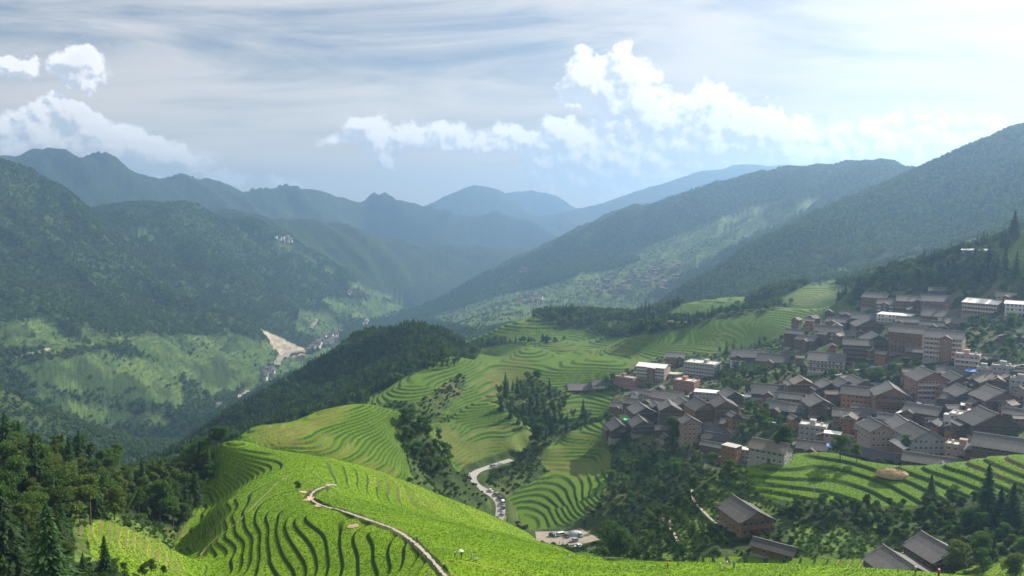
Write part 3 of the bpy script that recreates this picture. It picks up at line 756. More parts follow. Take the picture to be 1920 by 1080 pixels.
def conifer_meshes(seed, lod, slim=0.21, mat=None):
    """height 1; layered drooping boughs"""
    g = np.random.default_rng(seed)
    nlev, nbr, nc = {0: (30, 13, 9), 1: (18, 9, 5), 2: (9, 6, 2)}[lod]
    P, A, B, T = [], [], [], []
    for i in range(nlev):
        q = (i + g.uniform(-.3, .3)) / nlev; h = .10 + .89 * max(q, 0)
        rad = slim * ((1 - h) ** .78) * (1.05 + .25 * sin(i * 2.4)) + .006
        n = max(3, int(nbr * (.45 + .55 * (1 - q))))
        a0 = g.uniform(0, 6.28)
        for b in range(n):
            a = a0 + 6.283 * b / n + g.uniform(-.25, .25); L = rad * g.uniform(.65, 1.18)
            for c in range(nc):
                s = (c + g.uniform(.2, 1.0)) / nc
                rr = L * s; dz = -.30 * rr * s + g.normal(0, .006) + .1 * rr
                sp = g.normal(0, .055 * s + .01) * (1 if lod < 2 else .6)
                P.append((rr * cos(a + sp * 3), rr * sin(a + sp * 3), h + dz))
                d = np.array([cos(a + sp * 4), sin(a + sp * 4), -.45 + g.normal(0, .3)]); d /= np.linalg.norm(d)
                w = np.cross(d, [0, 0, 1]); w /= np.linalg.norm(w); w = w * cos(.5) + np.array([0, 0, 1]) * g.normal(0, .35)
                k = {0: .026, 1: .040, 2: .070}[lod] * (1.2 - .6 * h) * g.uniform(.7, 1.25)
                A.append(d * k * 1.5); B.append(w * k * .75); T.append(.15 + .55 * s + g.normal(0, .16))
    for c in range({0: 24, 1: 10, 2: 4}[lod]):       # leader
        P.append((g.normal(0, .004), g.normal(0, .004), .955 + .05 * g.random())); A.append(np.array([g.normal(0, .01), g.normal(0, .01), .028])); B.append(np.array([g.normal(0, .008), g.normal(0, .008), 0])); T.append(.6)
    cr = quads_mesh('conifer_crown', np.array(P), np.array(A), np.array(B), np.array(T), mat or M_CON)
    tr = tubes_mesh('conifer_trunk', [((0, 0, -.06), (0, 0, .45), .016, .010), ((0, 0, .45), (.003, .0, .95), .010, .002)], M_BARK)
    return tr, cr
def broad_meshes(seed, lod, mat, wide=.38, low=.25, lobes=11, flat=.62, size=1.0):
    g = np.random.default_rng(seed)
    n = {0: 5200, 1: 1500, 2: 240}[lod]
    cs, rs_ = [], []
    for i in range(lobes):
        a = g.uniform(0, 6.28); q = sqrt(g.random())
        h = g.uniform(low + .12, .86); env = max(.15, 1 - abs(h - .55) / .55)
        cs.append((q * wide * .75 * env * cos(a), q * wide * .75 * env * sin(a), h)); rs_.append(g.uniform(.10, .20) * wide / .38)
    cs = np.array(cs); rs_ = np.array(rs_)
    w = rs_ ** 2; idx = g.choice(lobes, n, p=w / w.sum())
    d = unit(g.normal(size=(n, 3))); d[:, 2] = np.where(d[:, 2] < -.35, -d[:, 2], d[:, 2])
    rad = rs_[idx] * (g.random(n) ** .30) * (1 + .18 * np.sin(d[:, 0] * 7 + idx) * np.cos(d[:, 1] * 6))
    P = cs[idx] + d * rad[:, None] * np.array([1, 1, flat + .15])
    keep = P[:, 2] > low * .8; P = P[keep]; d = d[keep]; idx = idx[keep]; n = len(P)
    k = {0: .017, 1: .030, 2: .068}[lod] * size * g.uniform(.6, 1.35, n)
    ax = unit(d * .5 + g.normal(size=(n, 3)) * .75 + np.array([0, 0, -.25])); bx = unit(np.cross(ax, g.normal(size=(n, 3))))
    lobe_t = g.uniform(-.15, .2, lobes)[idx]
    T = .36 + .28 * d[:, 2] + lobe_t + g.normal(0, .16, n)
    cr = quads_mesh('broadleaf_crown', P, ax * k[:, None] * 1.2, bx * k[:, None] * .8, T, mat)
    seg = [((0, 0, -.08), (0, 0, low), .026, .018), ((0, 0, low), (.01, .01, .62), .018, .008)]
    for c in cs[:6]:
        z0 = g.uniform(low * .8, .45); seg.append(((0, 0, z0), tuple(c), .011, .003))
    return tubes_mesh('broadleaf_trunk', seg, M_BARK, 5), cr
def bamboo_meshes(seed, lod, mat=None):
    """a clump of arching culms with plumes"""
    g = np.random.default_rng(seed)
    nc, nl = {0: (17, 130), 1: (12, 60), 2: (7, 16)}[lod]
    P, A, B, T, seg = [], [], [], [], []
    for i in range(nc):
        a = g.uniform(0, 6.28); b0 = g.uniform(0, .10); lean = g.uniform(.08, .30); H = g.uniform(.68, 1.0); tn = g.uniform(-.12, .2)
        pts = []
        for q in np.linspace(0, 1, 6):
            o = b0 + lean * q ** 2.2
            pts.append(np.array([o * cos(a), o * sin(a), H * (q - .12 * q ** 4) - .02]))
        for j in range(5): seg.append((pts[j], pts[j + 1], .006 * (1 - j * .16), .006 * (.84 - j * .16)))
        for j in range(nl):
            q = .30 + .70 * sqrt(g.random()); f = q * 5; jj = min(int(f), 4); p = pts[jj] * (1 - f + jj) + pts[jj + 1] * (f - jj)
            sp = .085 * (1.1 - .75 * abs(q - .7) / .4) * (.8 + .4 * g.random())
            off = unit(g.normal(size=3)) * sp * g.random() ** .5
            P.append(p + off)
            d = unit(off * 8 + np.array([cos(a) * .5, sin(a) * .5, -.2]) + g.normal(size=3) * .35); w = unit(np.cross(d, g.normal(size=3)))
            k = {0: .023, 1: .034, 2: .066}[lod] * g.uniform(.6, 1.3)
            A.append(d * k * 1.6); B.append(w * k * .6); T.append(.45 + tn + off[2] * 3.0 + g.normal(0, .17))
    return tubes_mesh('bamboo_culms', seg, M_BARK, 4), quads_mesh('bamboo_plumes', np.array(P), np.array(A), np.array(B), np.array(T), mat or M_BAM)
def bush_mesh(seed, n, mat, size=.085, name='bush_foliage'):
    g = np.random.default_rng(seed)
    cs = np.array([(g.uniform(-.32, .32), g.uniform(-.32, .32), g.uniform(.2, .55)) for _ in range(6)])
    idx = g.integers(0, 6, n); d = unit(g.normal(size=(n, 3))); d[:, 2] = np.abs(d[:, 2])
    P = cs[idx] * np.array([1, 1, .8]) + d * (.30 * g.random((n, 1)) ** .35) * np.array([1, 1, .9])
    P[:, 2] = np.maximum(P[:, 2], .02)
    k = size * g.uniform(.6, 1.3, n)[:, None]; ax = unit(d * .6 + g.normal(size=(n, 3)) * .7); bx = unit(np.cross(ax, g.normal(size=(n, 3))))
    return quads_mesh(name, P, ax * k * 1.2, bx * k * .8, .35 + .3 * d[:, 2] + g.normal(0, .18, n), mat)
def tuft_mesh(seed, n, mat, h=.75, spread=.22, name='rice_tuft'):
    g = np.random.default_rng(seed)
    a = g.uniform(0, 6.28, n); le = g.uniform(.05, .45, n); q = g.random(n)
    base = np.stack([np.cos(a) * spread * q, np.sin(a) * spread * q, np.zeros(n)], 1)
    d = unit(np.stack([np.cos(a) * le, np.sin(a) * le, np.ones(n)], 1)); L = h * g.uniform(.7, 1.1, n)[:, None]
    w = unit(np.cross(d, g.normal(size=(n, 3)))) * .075
    return quads_mesh(name, base + d * L * .5, d * L * .5, w, .5 + g.normal(0, .07, n), mat)

def gn_scatter(name, proto_me, pts, scl, rot, tilt=None):
    """a mass of plants nobody could count: one object, plants instanced on its points"""
    n = len(pts)
    proto = bpy.data.objects.new(proto_me.name + '_source', proto_me)
    me = bpy.data.meshes.new(name); me.vertices.add(n); me.vertices.foreach_set('co', np.asarray(pts, np.float32).ravel())
    s3 = np.asarray(scl, np.float32); s3 = np.repeat(s3[:, None], 3, 1) if s3.ndim == 1 else s3
    a = me.attributes.new('size', 'FLOAT_VECTOR', 'POINT'); a.data.foreach_set('vector', s3.ravel())
    r3 = np.zeros((n, 3), np.float32); r3[:, 2] = rot
    if tilt is not None: r3[:, :2] = tilt
    a = me.attributes.new('turn', 'FLOAT_VECTOR', 'POINT'); a.data.foreach_set('vector', r3.ravel())
    o = bpy.data.objects.new(name, me); col.objects.link(o); o['kind'] = 'stuff'
    ng = bpy.data.node_groups.new(name, 'GeometryNodeTree')
    ng.interface.new_socket('Geometry', in_out='INPUT', socket_type='NodeSocketGeometry'); ng.interface.new_socket('Geometry', in_out='OUTPUT', socket_type='NodeSocketGeometry')
    N = ng.nodes; gi = N.new('NodeGroupInput'); go = N.new('NodeGroupOutput')
    ip = N.new('GeometryNodeInstanceOnPoints'); oi = N.new('GeometryNodeObjectInfo'); oi.inputs['Object'].default_value = proto
    a1 = N.new('GeometryNodeInputNamedAttribute'); a1.data_type = 'FLOAT_VECTOR'; a1.inputs[0].default_value = 'size'
    a2 = N.new('GeometryNodeInputNamedAttribute'); a2.data_type = 'FLOAT_VECTOR'; a2.inputs[0].default_value = 'turn'
    ng.links.new(gi.outputs[0], ip.inputs['Points']); ng.links.new(oi.outputs['Geometry'], ip.inputs['Instance'])
    oi.inputs['As Instance'].default_value = True
    ng.links.new(a1.outputs[0], ip.inputs['Scale']); ng.links.new(a2.outputs[0], ip.inputs['Rotation'])
    ng.links.new(ip.outputs[0], go.inputs[0])
    md = o.modifiers.new('scatter', 'NODES'); md.node_group = ng
    return o

# which ground the viewpoint (or one a few steps beside it) can see
for s in SHEETS:
    t = (s.z - ZC) / s.r
    s.t = t
runmax = np.full(len(farg.a), -9.0)
def vis_mask():
    base_a = near.a
    tn = np.maximum.accumulate(near.t, 0); near.vis = near.t > tn - 0.035
    top = np.interp(farg.a, near.a, tn[-1])
    tf = np.maximum.accumulate(np.maximum(farg.t, top[None]), 0); farg.vis = farg.t > tf - 0.012
vis_mask()
def sample_sheet(s, density, rmin, rmax, kinds, seed, amax=.62, need_vis=True):
    """random points on the land, density per square metre (number or array per cell)"""
    g = np.random.default_rng(seed)
    rr = s.r[:-1, :-1]
    da = s.a[1] - s.a[0]; dl = np.diff(s.l)[:, None]
    area = rr * rr * da * dl
    k = s.kind[:-1, :-1]
    m = np.isin(k, kinds) & (rr >= rmin) & (rr < rmax) & (np.abs(s.a[:-1])[None] < amax)
    if need_vis: m &= s.vis[:-1, :-1]
    ex = area * m * density
    cnt = g.poisson(ex)
    ii, jj = np.nonzero(cnt); rep = cnt[ii, jj]; ii = np.repeat(ii, rep); jj = np.repeat(jj, rep)
    fa = g.random(len(ii)); fl = g.random(len(ii))
    a = s.a[jj] + fa * da; l = s.l[ii] + fl * (s.l[ii + 1] - s.l[ii]); r = np.exp(l)
    z = (s.z[ii, jj] * (1 - fa) + s.z[ii, jj + 1] * fa) * (1 - fl) + (s.z[ii + 1, jj] * (1 - fa) + s.z[ii + 1, jj + 1] * fa) * fl
    return np.stack([r * np.sin(a), r * np.cos(a), z], 1), ii, jj
# ------------------------------------------------------------------ masses of plants
def mass(name, proto_me, s, dens, rmin, rmax, kinds, h0, h1, seed, sink=.04, wide=1.0, cond=None, power=0):
    p, ii, jj = sample_sheet(s, dens, rmin, rmax, kinds, seed)
    if cond is not None:
        k = cond(p); p = p[k]
    if len(p) == 0: return None
    g = np.random.default_rng(seed + 1)
    h = g.uniform(h0, h1, len(p))
    p[:, 2] -= h * sink
    sc3 = np.stack([h * wide, h * wide, h], 1) if wide != 1.0 else h
    print('mass', name, len(p))
    return gn_scatter(name, proto_me, p, sc3, g.uniform(0, 6.28, len(p)))
con2 = [conifer_meshes(11, 2, .24)[1], conifer_meshes(12, 2, .28)[1]]
brd2 = [broad_meshes(21, 2, M_BRD, .46, .08, 9, .8)[1], broad_meshes(22, 2, M_PAL, .46, .08, 9, .8)[1]]
bam2 = [bamboo_meshes(31, 2)[1]]
con1 = conifer_meshes(13, 1, .25)[1]; brd1 = broad_meshes(23, 1, M_BRD, .46, .08, 10, .8)[1]; bam1 = bamboo_meshes(33, 1)[1]
def patch(sc_, lo, hi, sd):
    return lambda p: (lambda n: (n > lo) & (n <= hi))(fbm(p[:, 0] / sc_, p[:, 1] / sc_, sd, 3))
# wooded hill in the middle and the woods round it
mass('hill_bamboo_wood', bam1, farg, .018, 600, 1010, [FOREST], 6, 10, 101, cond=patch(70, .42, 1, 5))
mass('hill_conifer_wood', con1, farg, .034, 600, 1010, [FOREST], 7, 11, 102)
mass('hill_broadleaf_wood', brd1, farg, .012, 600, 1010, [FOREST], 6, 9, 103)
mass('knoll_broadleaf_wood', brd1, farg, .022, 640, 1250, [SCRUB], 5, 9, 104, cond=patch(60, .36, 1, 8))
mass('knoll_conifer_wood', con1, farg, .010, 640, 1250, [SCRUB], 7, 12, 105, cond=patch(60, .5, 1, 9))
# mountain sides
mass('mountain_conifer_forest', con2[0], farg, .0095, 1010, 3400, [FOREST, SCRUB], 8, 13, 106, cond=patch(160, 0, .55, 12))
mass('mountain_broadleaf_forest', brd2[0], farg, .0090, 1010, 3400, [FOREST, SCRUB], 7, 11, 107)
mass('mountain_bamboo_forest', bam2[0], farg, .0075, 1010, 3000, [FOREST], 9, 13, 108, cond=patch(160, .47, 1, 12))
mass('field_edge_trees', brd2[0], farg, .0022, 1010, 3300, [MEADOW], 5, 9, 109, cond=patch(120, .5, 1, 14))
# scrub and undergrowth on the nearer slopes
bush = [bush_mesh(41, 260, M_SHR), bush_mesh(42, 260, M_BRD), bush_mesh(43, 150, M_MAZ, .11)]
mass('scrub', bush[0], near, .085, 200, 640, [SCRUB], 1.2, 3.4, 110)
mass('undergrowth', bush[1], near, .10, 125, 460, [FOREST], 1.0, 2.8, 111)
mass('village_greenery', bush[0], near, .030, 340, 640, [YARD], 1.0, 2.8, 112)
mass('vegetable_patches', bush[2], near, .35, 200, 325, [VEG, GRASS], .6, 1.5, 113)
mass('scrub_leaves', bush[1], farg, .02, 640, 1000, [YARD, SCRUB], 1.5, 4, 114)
# rice on the benches
p, ii, jj = sample_sheet(near, np.interp(near.r[:-1, :-1], [150, 300, 420], [3.4, 2.0, 1.1]), 130, 352, [RICE], 115)
lf_ = (near.U[ii, jj] < 345) & (near.r[ii, jj] < 262); k = (near.f[ii, jj] < np.where(lf_, .52, .70)) | (near.flat[ii, jj] > .5); p = p[k]; kk = near.k[ii, jj][k].astype(int); g = np.random.default_rng(5); p[:, 2] -= .10
hh = hsh(kk + 1000, (p[:, 0] // 26).astype(int), 9) * .7 + fbm(p[:, 0] / 40, p[:, 1] / 40, 61, 2) * .6
hh = hh - .42 * ((p[:, 0] < -.16 * p[:, 1]) & (np.hypot(p[:, 0], p[:, 1]) < 300)) - .38 * (np.hypot(p[:, 0], p[:, 1]) > 345)  # last term favours deep blades farther off, painting in the grazing sun
for nm, lo, hi, mt in (('deep_rice', -1, .56, M_RICE2), ('rice_plants', .56, .92, M_RICE), ('ripening_rice', .92, 9, M_RICE3)):
    m_ = (hh > lo) & (hh <= hi); q = p[m_]; print(nm, len(q))
    gn_scatter(nm, tuft_mesh(51, 10, mt, spread=.36), q, g.uniform(.36, .52, len(q)), g.uniform(0, 6.28, len(q)))
# ------------------------------------------------------------------ building kit
def tag(o, label=None, cat=None, group=None, kind=None):
    if label: o['label'] = label
    if cat: o['category'] = cat
    if group: o['group'] = group
    if kind: o['kind'] = kind
    return o
def empty(name, loc, rz=0.0):
    o = bpy.data.objects.new(name, None); col.objects.link(o); o.location = loc; o.rotation_euler = (0, 0, rz)
    o.empty_display_size = .3; return o
def put(name, me, parent=None, loc=(0, 0, 0), rz=0.0, scale=None):
    o = bpy.data.objects.new(name, me); col.objects.link(o)
    if parent is not None: o.parent = parent
    o.location = loc; o.rotation_euler = (0, 0, rz)
    if scale is not None: o.scale = scale
    return o
class MB:
    """collects simple shapes into ONE mesh"""
    def __init__(s): s.v = []; s.f = []; s.m = []
    def poly(s, pts, faces, mi=0):
        b = len(s.v); s.v += [tuple(p) for p in pts]; s.f += [tuple(i + b for i in f) for f in faces]; s.m += [mi] * len(faces); return s
    def box(s, x0, x1, y0, y1, z0, z1, mi=0):
        return s.poly([(x0,y0,z0),(x1,y0,z0),(x1,y1,z0),(x0,y1,z0),(x0,y0,z1),(x1,y0,z1),(x1,y1,z1),(x0,y1,z1)],
                      [(0,3,2,1),(4,5,6,7),(0,1,5,4),(1,2,6,5),(2,3,7,6),(3,0,4,7)], mi)
    def slab(s, a, b, c, d, th, mi=0):
        """four corners of the upper face, thickened straight down"""
        p = [Vector(q) for q in (a, b, c, d)]; lo = [q - Vector((0, 0, th)) for q in p]
        return s.poly(p + lo, [(0,1,2,3),(7,6,5,4),(0,4,5,1),(1,5,6,2),(2,6,7,3),(3,7,4,0)], mi)
    def bar(s, p0, p1, r, mi=0, n=4):
        p0 = Vector(p0); p1 = Vector(p1); q = (p1 - p0).to_track_quat('Z', 'Y')
        pts = [p + q @ Vector((r * cos(2*pi*k/n + pi/4), r * sin(2*pi*k/n + pi/4), 0)) for p in (p0, p1) for k in range(n)]
        return s.poly(pts, [(k, (k+1) % n, n + (k+1) % n, n + k) for k in range(n)] + [tuple(range(n, 2*n)), tuple(range(n))[::-1]], mi)
    def lathe(s, prof, n=10, c=(0, 0, 0), mi=0):
        pts = [(c[0] + r * cos(2*pi*k/n), c[1] + r * sin(2*pi*k/n), c[2] + z) for r, z in prof for k in range(n)]
        fs = [(i*n + k, i*n + (k+1) % n, (i+1)*n + (k+1) % n, (i+1)*n + k) for i in range(len(prof) - 1) for k in range(n)]
        return s.poly(pts, fs + [tuple(range(n))[::-1], tuple(range((len(prof)-1)*n, len(prof)*n))], mi)
    def mesh(s, name, *mats, smooth=False):
        me = bpy.data.meshes.new(name); me.from_pydata(s.v, [], s.f); me.update()
        for m in mats: me.materials.append(m)
        me.polygons.foreach_set('material_index', s.m)
        if smooth: me.polygons.foreach_set('use_smooth', [True] * len(s.f))
        return me
def timber(name, c, var=.5):
    m, t, bs = mat_new(name)
    tc = t.node('ShaderNodeTexCoord'); oi = t.node('ShaderNodeObjectInfo')
    p = tc.outputs['Object']; x, y, z = t.sep(p)
    st = t.noise(t.vmath('MULTIPLY', p, (5.0, 5.0, .5)), 1.0, 4, .7)
    n = t.noise(p, .45, 5, .65)
    pl = t.math('FRACT', t.math('MULTIPLY', t.math('ADD', x, t.math('MULTIPLY', y, 1.0)), 3.3))
    gap = t.math('MULTIPLY_ADD', t.ramp(pl, .0, .09, 0., 1.), .45, .55)
    k = t.math('MULTIPLY', t.math('MULTIPLY_ADD', t.math('SUBTRACT', st, .5), var, t.math('MULTIPLY_ADD', t.math('SUBTRACT', n, .5), var * 1.4, 1.0)), gap)
    k = t.math('MULTIPLY', k, t.math('MULTIPLY_ADD', oi.outputs['Random'], .5, .75))
    t.l.new(t.mix(1.0, (*c, 1), t.comb(k, k, k), 'MULTIPLY'), bs.inputs['Base Color']); bs.inputs['Roughness'].default_value = .85
    return m
def tiled(name, c, c2):
    """rows of small curved tiles running down the slope (slope axis is local y, ridge local x)"""
    m, t, bs = mat_new(name)
    tc = t.node('ShaderNodeTexCoord'); oi = t.node('ShaderNodeObjectInfo'); p = tc.outputs['Object']; x, y, z = t.sep(p)
    w = t.math('SINE', t.math('MULTIPLY', x, 2 * pi / .42))
    cr = t.math('FRACT', t.math('MULTIPLY', y, 1 / .55))
    n = t.noise(p, .5, 5, .7); n2 = t.noise(t.vmath('MULTIPLY', p, (2.4, 1.8, 1.8)), 1.0, 3, .7)
    f = t.math('ADD', t.math('MULTIPLY', n, .8), t.math('MULTIPLY_ADD', n2, .8, -.55), clamp=True)
    c_ = t.mix(f, (*c, 1), (*c2, 1))
    k = t.math('MULTIPLY', t.math('MULTIPLY_ADD', w, .20, .90), t.math('MULTIPLY_ADD', cr, .25, .85))
    k = t.math('MULTIPLY', k, t.math('MULTIPLY_ADD', oi.outputs['Random'], .75, .62))
    t.l.new(t.mix(1.0, c_, t.comb(k, k, k), 'MULTIPLY'), bs.inputs['Base Color']); bs.inputs['Roughness'].default_value = .8
    bp = t.node('ShaderNodeBump'); bp.inputs['Strength'].default_value = .6; bp.inputs['Distance'].default_value = .08
    t.l.new(t.math('ADD', w, t.math('MULTIPLY', cr, .8)), bp.inputs['Height']); t.l.new(bp.outputs[0], bs.inputs['Normal'])
    return m
WALL = {'dk': timber('dark_timber', (.135, .085, .052)), 'wd': timber('brown_timber', (.205, .115, .062)), 'or': timber('orange_timber', (.34, .165, .065)),
        'br': plain('red_brick', (.31, .145, .095), .9, .45, 1.5), 'pk': plain('pinkish_brick', (.34, .245, .195), .9, .4, 1.2),
        'gc': plain('grey_concrete', (.30, .30, .295), .9, .4, .8), 'wh': plain('white_plaster', (.60, .58, .54), .85, .3, .9)}
ROOF = {'tile': tiled('grey_roof_tiles', (.060, .057, .055), (.175, .165, .150)), 'tan': tiled('tan_roof_tiles', (.13, .11, .085), (.30, .25, .19)),
        'flat': plain('pale_flat_roof', (.46, .44, .40), .9, .4, .6), 'metal': plain('white_sheet_roof', (.74, .72, .66), .5, .2, .4)}
M_RIDGE = plain('ridge_tiles', (.22, .215, .205), .85, .4); M_STONE = plain('rubble_stone', (.25, .235, .205), .95, .6, 1.6)
M_FRAME = plain('window_frame', (.30, .27, .23), .7, .3); M_WFR = plain('white_window_frame', (.66, .65, .62), .6, .2)
M_RAIL = timber('balcony_timber', (.20, .125, .075)); M_RAILW = plain('pale_balcony', (.55, .52, .47), .8, .3)
def glass():
    m, t, bs = mat_new('window_glass'); bs.inputs['Base Color'].default_value = (.025, .03, .035, 1); bs.inputs['Roughness'].default_value = .12
    return m
M_GLASS = glass()
def window_pair(w, h, mat, nm):
    fr = MB(); b = .07
    fr.box(-w/2, -w/2 + b, -.05, .03, 0, h).box(w/2 - b, w/2, -.05, .03, 0, h).box(-w/2 + b, w/2 - b, -.05, .03, 0, b).box(-w/2 + b, w/2 - b, -.05, .03, h - b, h).box(-b/2, b/2, -.04, .03, b, h - b)
    fr.box(-w/2 - .06, w/2 + .06, -.12, .03, -.06, -.004)
    pn = MB().box(-w/2 + b, -b/2, -.015, .02, b, h - b).box(b/2, w/2 - b, -.015, .02, b, h - b)
    return fr.mesh(nm, mat), pn.mesh('pane', M_GLASS)
WIN = {'dk': window_pair(1.15, 1.15, M_FRAME, 'timber_window'), 'wh': window_pair(1.25, 1.35, M_WFR, 'white_window')}
DOOR = MB().box(-.55, .55, -.06, .03, 0, 2.05).box(-.66, -.552, -.09, .03, 0, 2.15).box(.552, .66, -.09, .03, 0, 2.15).mesh('door', WALL['dk'])
def pitched_roof(L, S, rise, th, mat, seed, sag=.10, skirt=False):
    """ridge along x (length L), half span S, with a slightly sagging ridge line"""
    g = random.Random(seed); mb = MB(); n = 4
    zs = [rise - sag * sin(pi * i / n) + g.uniform(-.03, .03) for i in range(n + 1)]
    for i in range(n):
        x0, x1 = -L/2 + L*i/n, -L/2 + L*(i+1)/n
        e0, e1 = g.uniform(-.03, .03), g.uniform(-.03, .03)
        for sgn in (-1, 1):
            mid0, mid1 = (zs[i]) * .47, (zs[i+1]) * .47
            a = [(x0, sgn*S, e0), (x1, sgn*S, e1), (x1, sgn*S*.48, mid1), (x0, sgn*S*.48, mid0)]
            b = [(x0, sgn*S*.48, mid0), (x1, sgn*S*.48, mid1), (x1, 0, zs[i+1]), (x0, 0, zs[i])]
            for q in (a, b): mb.slab(*(q if sgn < 0 else q[::-1]), th)
    return mb.mesh('roof', mat), zs
def ridge_mesh(L, zs):
    mb = MB(); n = len(zs) - 1
    for i in range(n):
        x0, x1 = -L/2 - .05 + (L + .1)*i/n, -L/2 - .05 + (L + .1)*(i+1)/n
        mb.poly([(x0,-.17,zs[i]-.02),(x1,-.17,zs[i+1]-.02),(x1,.17,zs[i+1]-.02),(x0,.17,zs[i]-.02),(x0,-.12,zs[i]+.17),(x1,-.12,zs[i+1]+.17),(x1,.12,zs[i+1]+.17),(x0,.12,zs[i]+.17)],
                [(0,3,2,1),(4,5,6,7),(0,1,5,4),(1,2,6,5),(2,3,7,6),(3,0,4,7)])
    return mb.mesh('ridge', M_RIDGE)
HN = [0]
HOUSES = []
def house(u, v, wpx, nf, ridge, st, rf, yaw, label, dep=None, bal='', fh=2.75, rmin=300, rmax=900, cat='house', name='village_house', group='houses of the hillside village', pitch=.52, win=None, r=None, over=.85):
    """one house standing where the line of sight through (u, v) meets the slope; wpx is its front in photo pixels"""
    p = hit(u, v, rmin, rmax); d = math.hypot(p.x, p.y)
    a = atan2(p.x, p.y); W = wpx * d / F / max(cos(R(yaw)), .8) * cos(a)
    W = max(W, 3.0); D = dep if dep else W * (1.15 if ridge == 'y' else .72)
    D = min(D, 17.0)
    HN[0] += 1; sd_ = HN[0]; g = random.Random(sd_)
    rz = R(yaw) - a
    # origin: base centre, half a depth behind the front
    fx, fy = sin(rz), -cos(rz)
    c = Vector((p.x - fx * D / 2, p.y - fy * D / 2, p.z))
    o = empty(name, c, rz); tag(o, label, cat, group)
    H = nf * fh; wm = WALL[st]; hw, hd = W/2, D/2
    S = (hd if ridge == 'x' else hw); Lr = (W if ridge == 'x' else D)
    rise = S * pitch
    wall = MB().box(-hw, hw, -hd, hd, 0, H)
    if ridge in 'xy':
        zt = H - .02
        if ridge == 'x':
            wall.poly([(-hw,-hd,zt),(-hw,hd,zt),(-hw,0,zt+rise),(hw,-hd,zt),(hw,hd,zt),(hw,0,zt+rise)], [(0,2,1),(3,4,5)])
        else:
            wall.poly([(-hw,-hd,zt),(hw,-hd,zt),(0,-hd,zt+rise),(-hw,hd,zt),(hw,hd,zt),(0,hd,zt+rise)], [(0,1,2),(3,5,4)])
    # corner posts and storey bands
    for k in range(1, nf): wall.box(-hw - .04, hw + .04, -hd - .04, hd + .04, k*fh - .12, k*fh + .06)
    for sx in (-1, 1):
        for sy in (-1, 1): wall.box(sx*hw - .13, sx*hw + .13, sy*hd - .13, sy*hd + .13, 0.01, H - .03)
    put('wall', wall.mesh('wall', wm), o)
    put('foundation', MB().box(-hw - .5, hw + .5, -hd - .5, hd + .5, -5.0, -.003).mesh('foundation', M_STONE), o)
    if ridge in 'xy':
        Sx = S + over; zr = rise * Sx / S; base = H + rise - zr + .06
        me, zs = pitched_roof(Lr + 2 * over * .9, Sx, zr, .13, ROOF[rf], sd_)
        ro = put('roof', me, o, (0, 0, base), 0 if ridge == 'x' else pi/2)
        put('ridge', ridge_mesh(Lr + 2 * over * .9, zs), ro)
        if ridge == 'y' and st in ('dk', 'wd', 'or') and nf >= 1:
            sk = MB()
            for sy in (-1, 1):
                q = [(-hw - .7, sy*(hd + 1.1), H - .45), (hw + .7, sy*(hd + 1.1), H - .45), (hw + .4, sy*(hd + .05), H + .25), (-hw - .4, sy*(hd + .05), H + .25)]
                sk.slab(*(q if sy < 0 else q[::-1]), .1)
            put('eave_roof', sk.mesh('eave_roof', ROOF[rf]), o)
    else:
        fr = MB().box(-hw - .25, hw + .25, -hd - .25, hd + .25, H - .003, H + .14)
        put('roof', fr.mesh('roof', ROOF[rf]), o)
        if ridge == 'f':
            pr = MB(); t_ = .15; z0, z1 = H + .145, H + .85
            pr.box(-hw, hw, -hd, -hd + t_, z0, z1).box(-hw, hw, hd - t_, hd, z0, z1).box(-hw, -hw + t_, -hd + t_ + .003, hd - t_ - .003, z0, z1).box(hw - t_, hw, -hd + t_ + .003, hd - t_ - .003, z0, z1)
            put('parapet', pr.mesh('parapet', wm), o)
            hx = g.uniform(-hw*.4, hw*.4)
            put('stair_hut', MB().box(hx - 1.3, hx + 1.3, -.2*hd, .6*hd, H + .145, H + 2.4).box(hx - 1.5, hx + 1.5, -.2*hd - .2, .6*hd + .2, H + 2.403, H + 2.52).mesh('stair_hut', wm), o)
            put('water_tank', MB().lathe([(.62, 0), (.62, 1.2), (.45, 1.45), (.12, 1.55)], 12).mesh('water_tank', M_RAILW), o, (g.choice([-1, 1]) * hw*.6, hd*.2, H + .145))
    wk = win or ('wh' if st in ('wh', 'gc', 'pk', 'br') else 'dk')
    fm, pm = WIN[wk]
    def windows(face, n, span, off):
        for fl in range(nf):
            for i in range(n):
                if g.random() < .10: continue
                q = -span + (2*span) * (i + .5) / n
                loc, rr = {'f': ((q, -off, 0), 0), 'r': ((off, q, 0), pi/2), 'l': ((-off, q, 0), -pi/2)}[face]
                if face == 'f' and fl == 0 and i == n // 2:
                    put('door', DOOR, o, (loc[0], loc[1], .004), rr); continue
                w = put('window', fm, o, (loc[0], loc[1], fl*fh + .92), rr)
                put('pane', pm, w)
    windows('f', max(2, int(W / 2.3)), hw*.94, hd + .04)
    if yaw < 8: windows('r', max(1, int(D / 3.0)), hd*.9, hw + .04)
    if yaw > -8: windows('l', max(1, int(D / 3.0)), hd*.9, hw + .04)
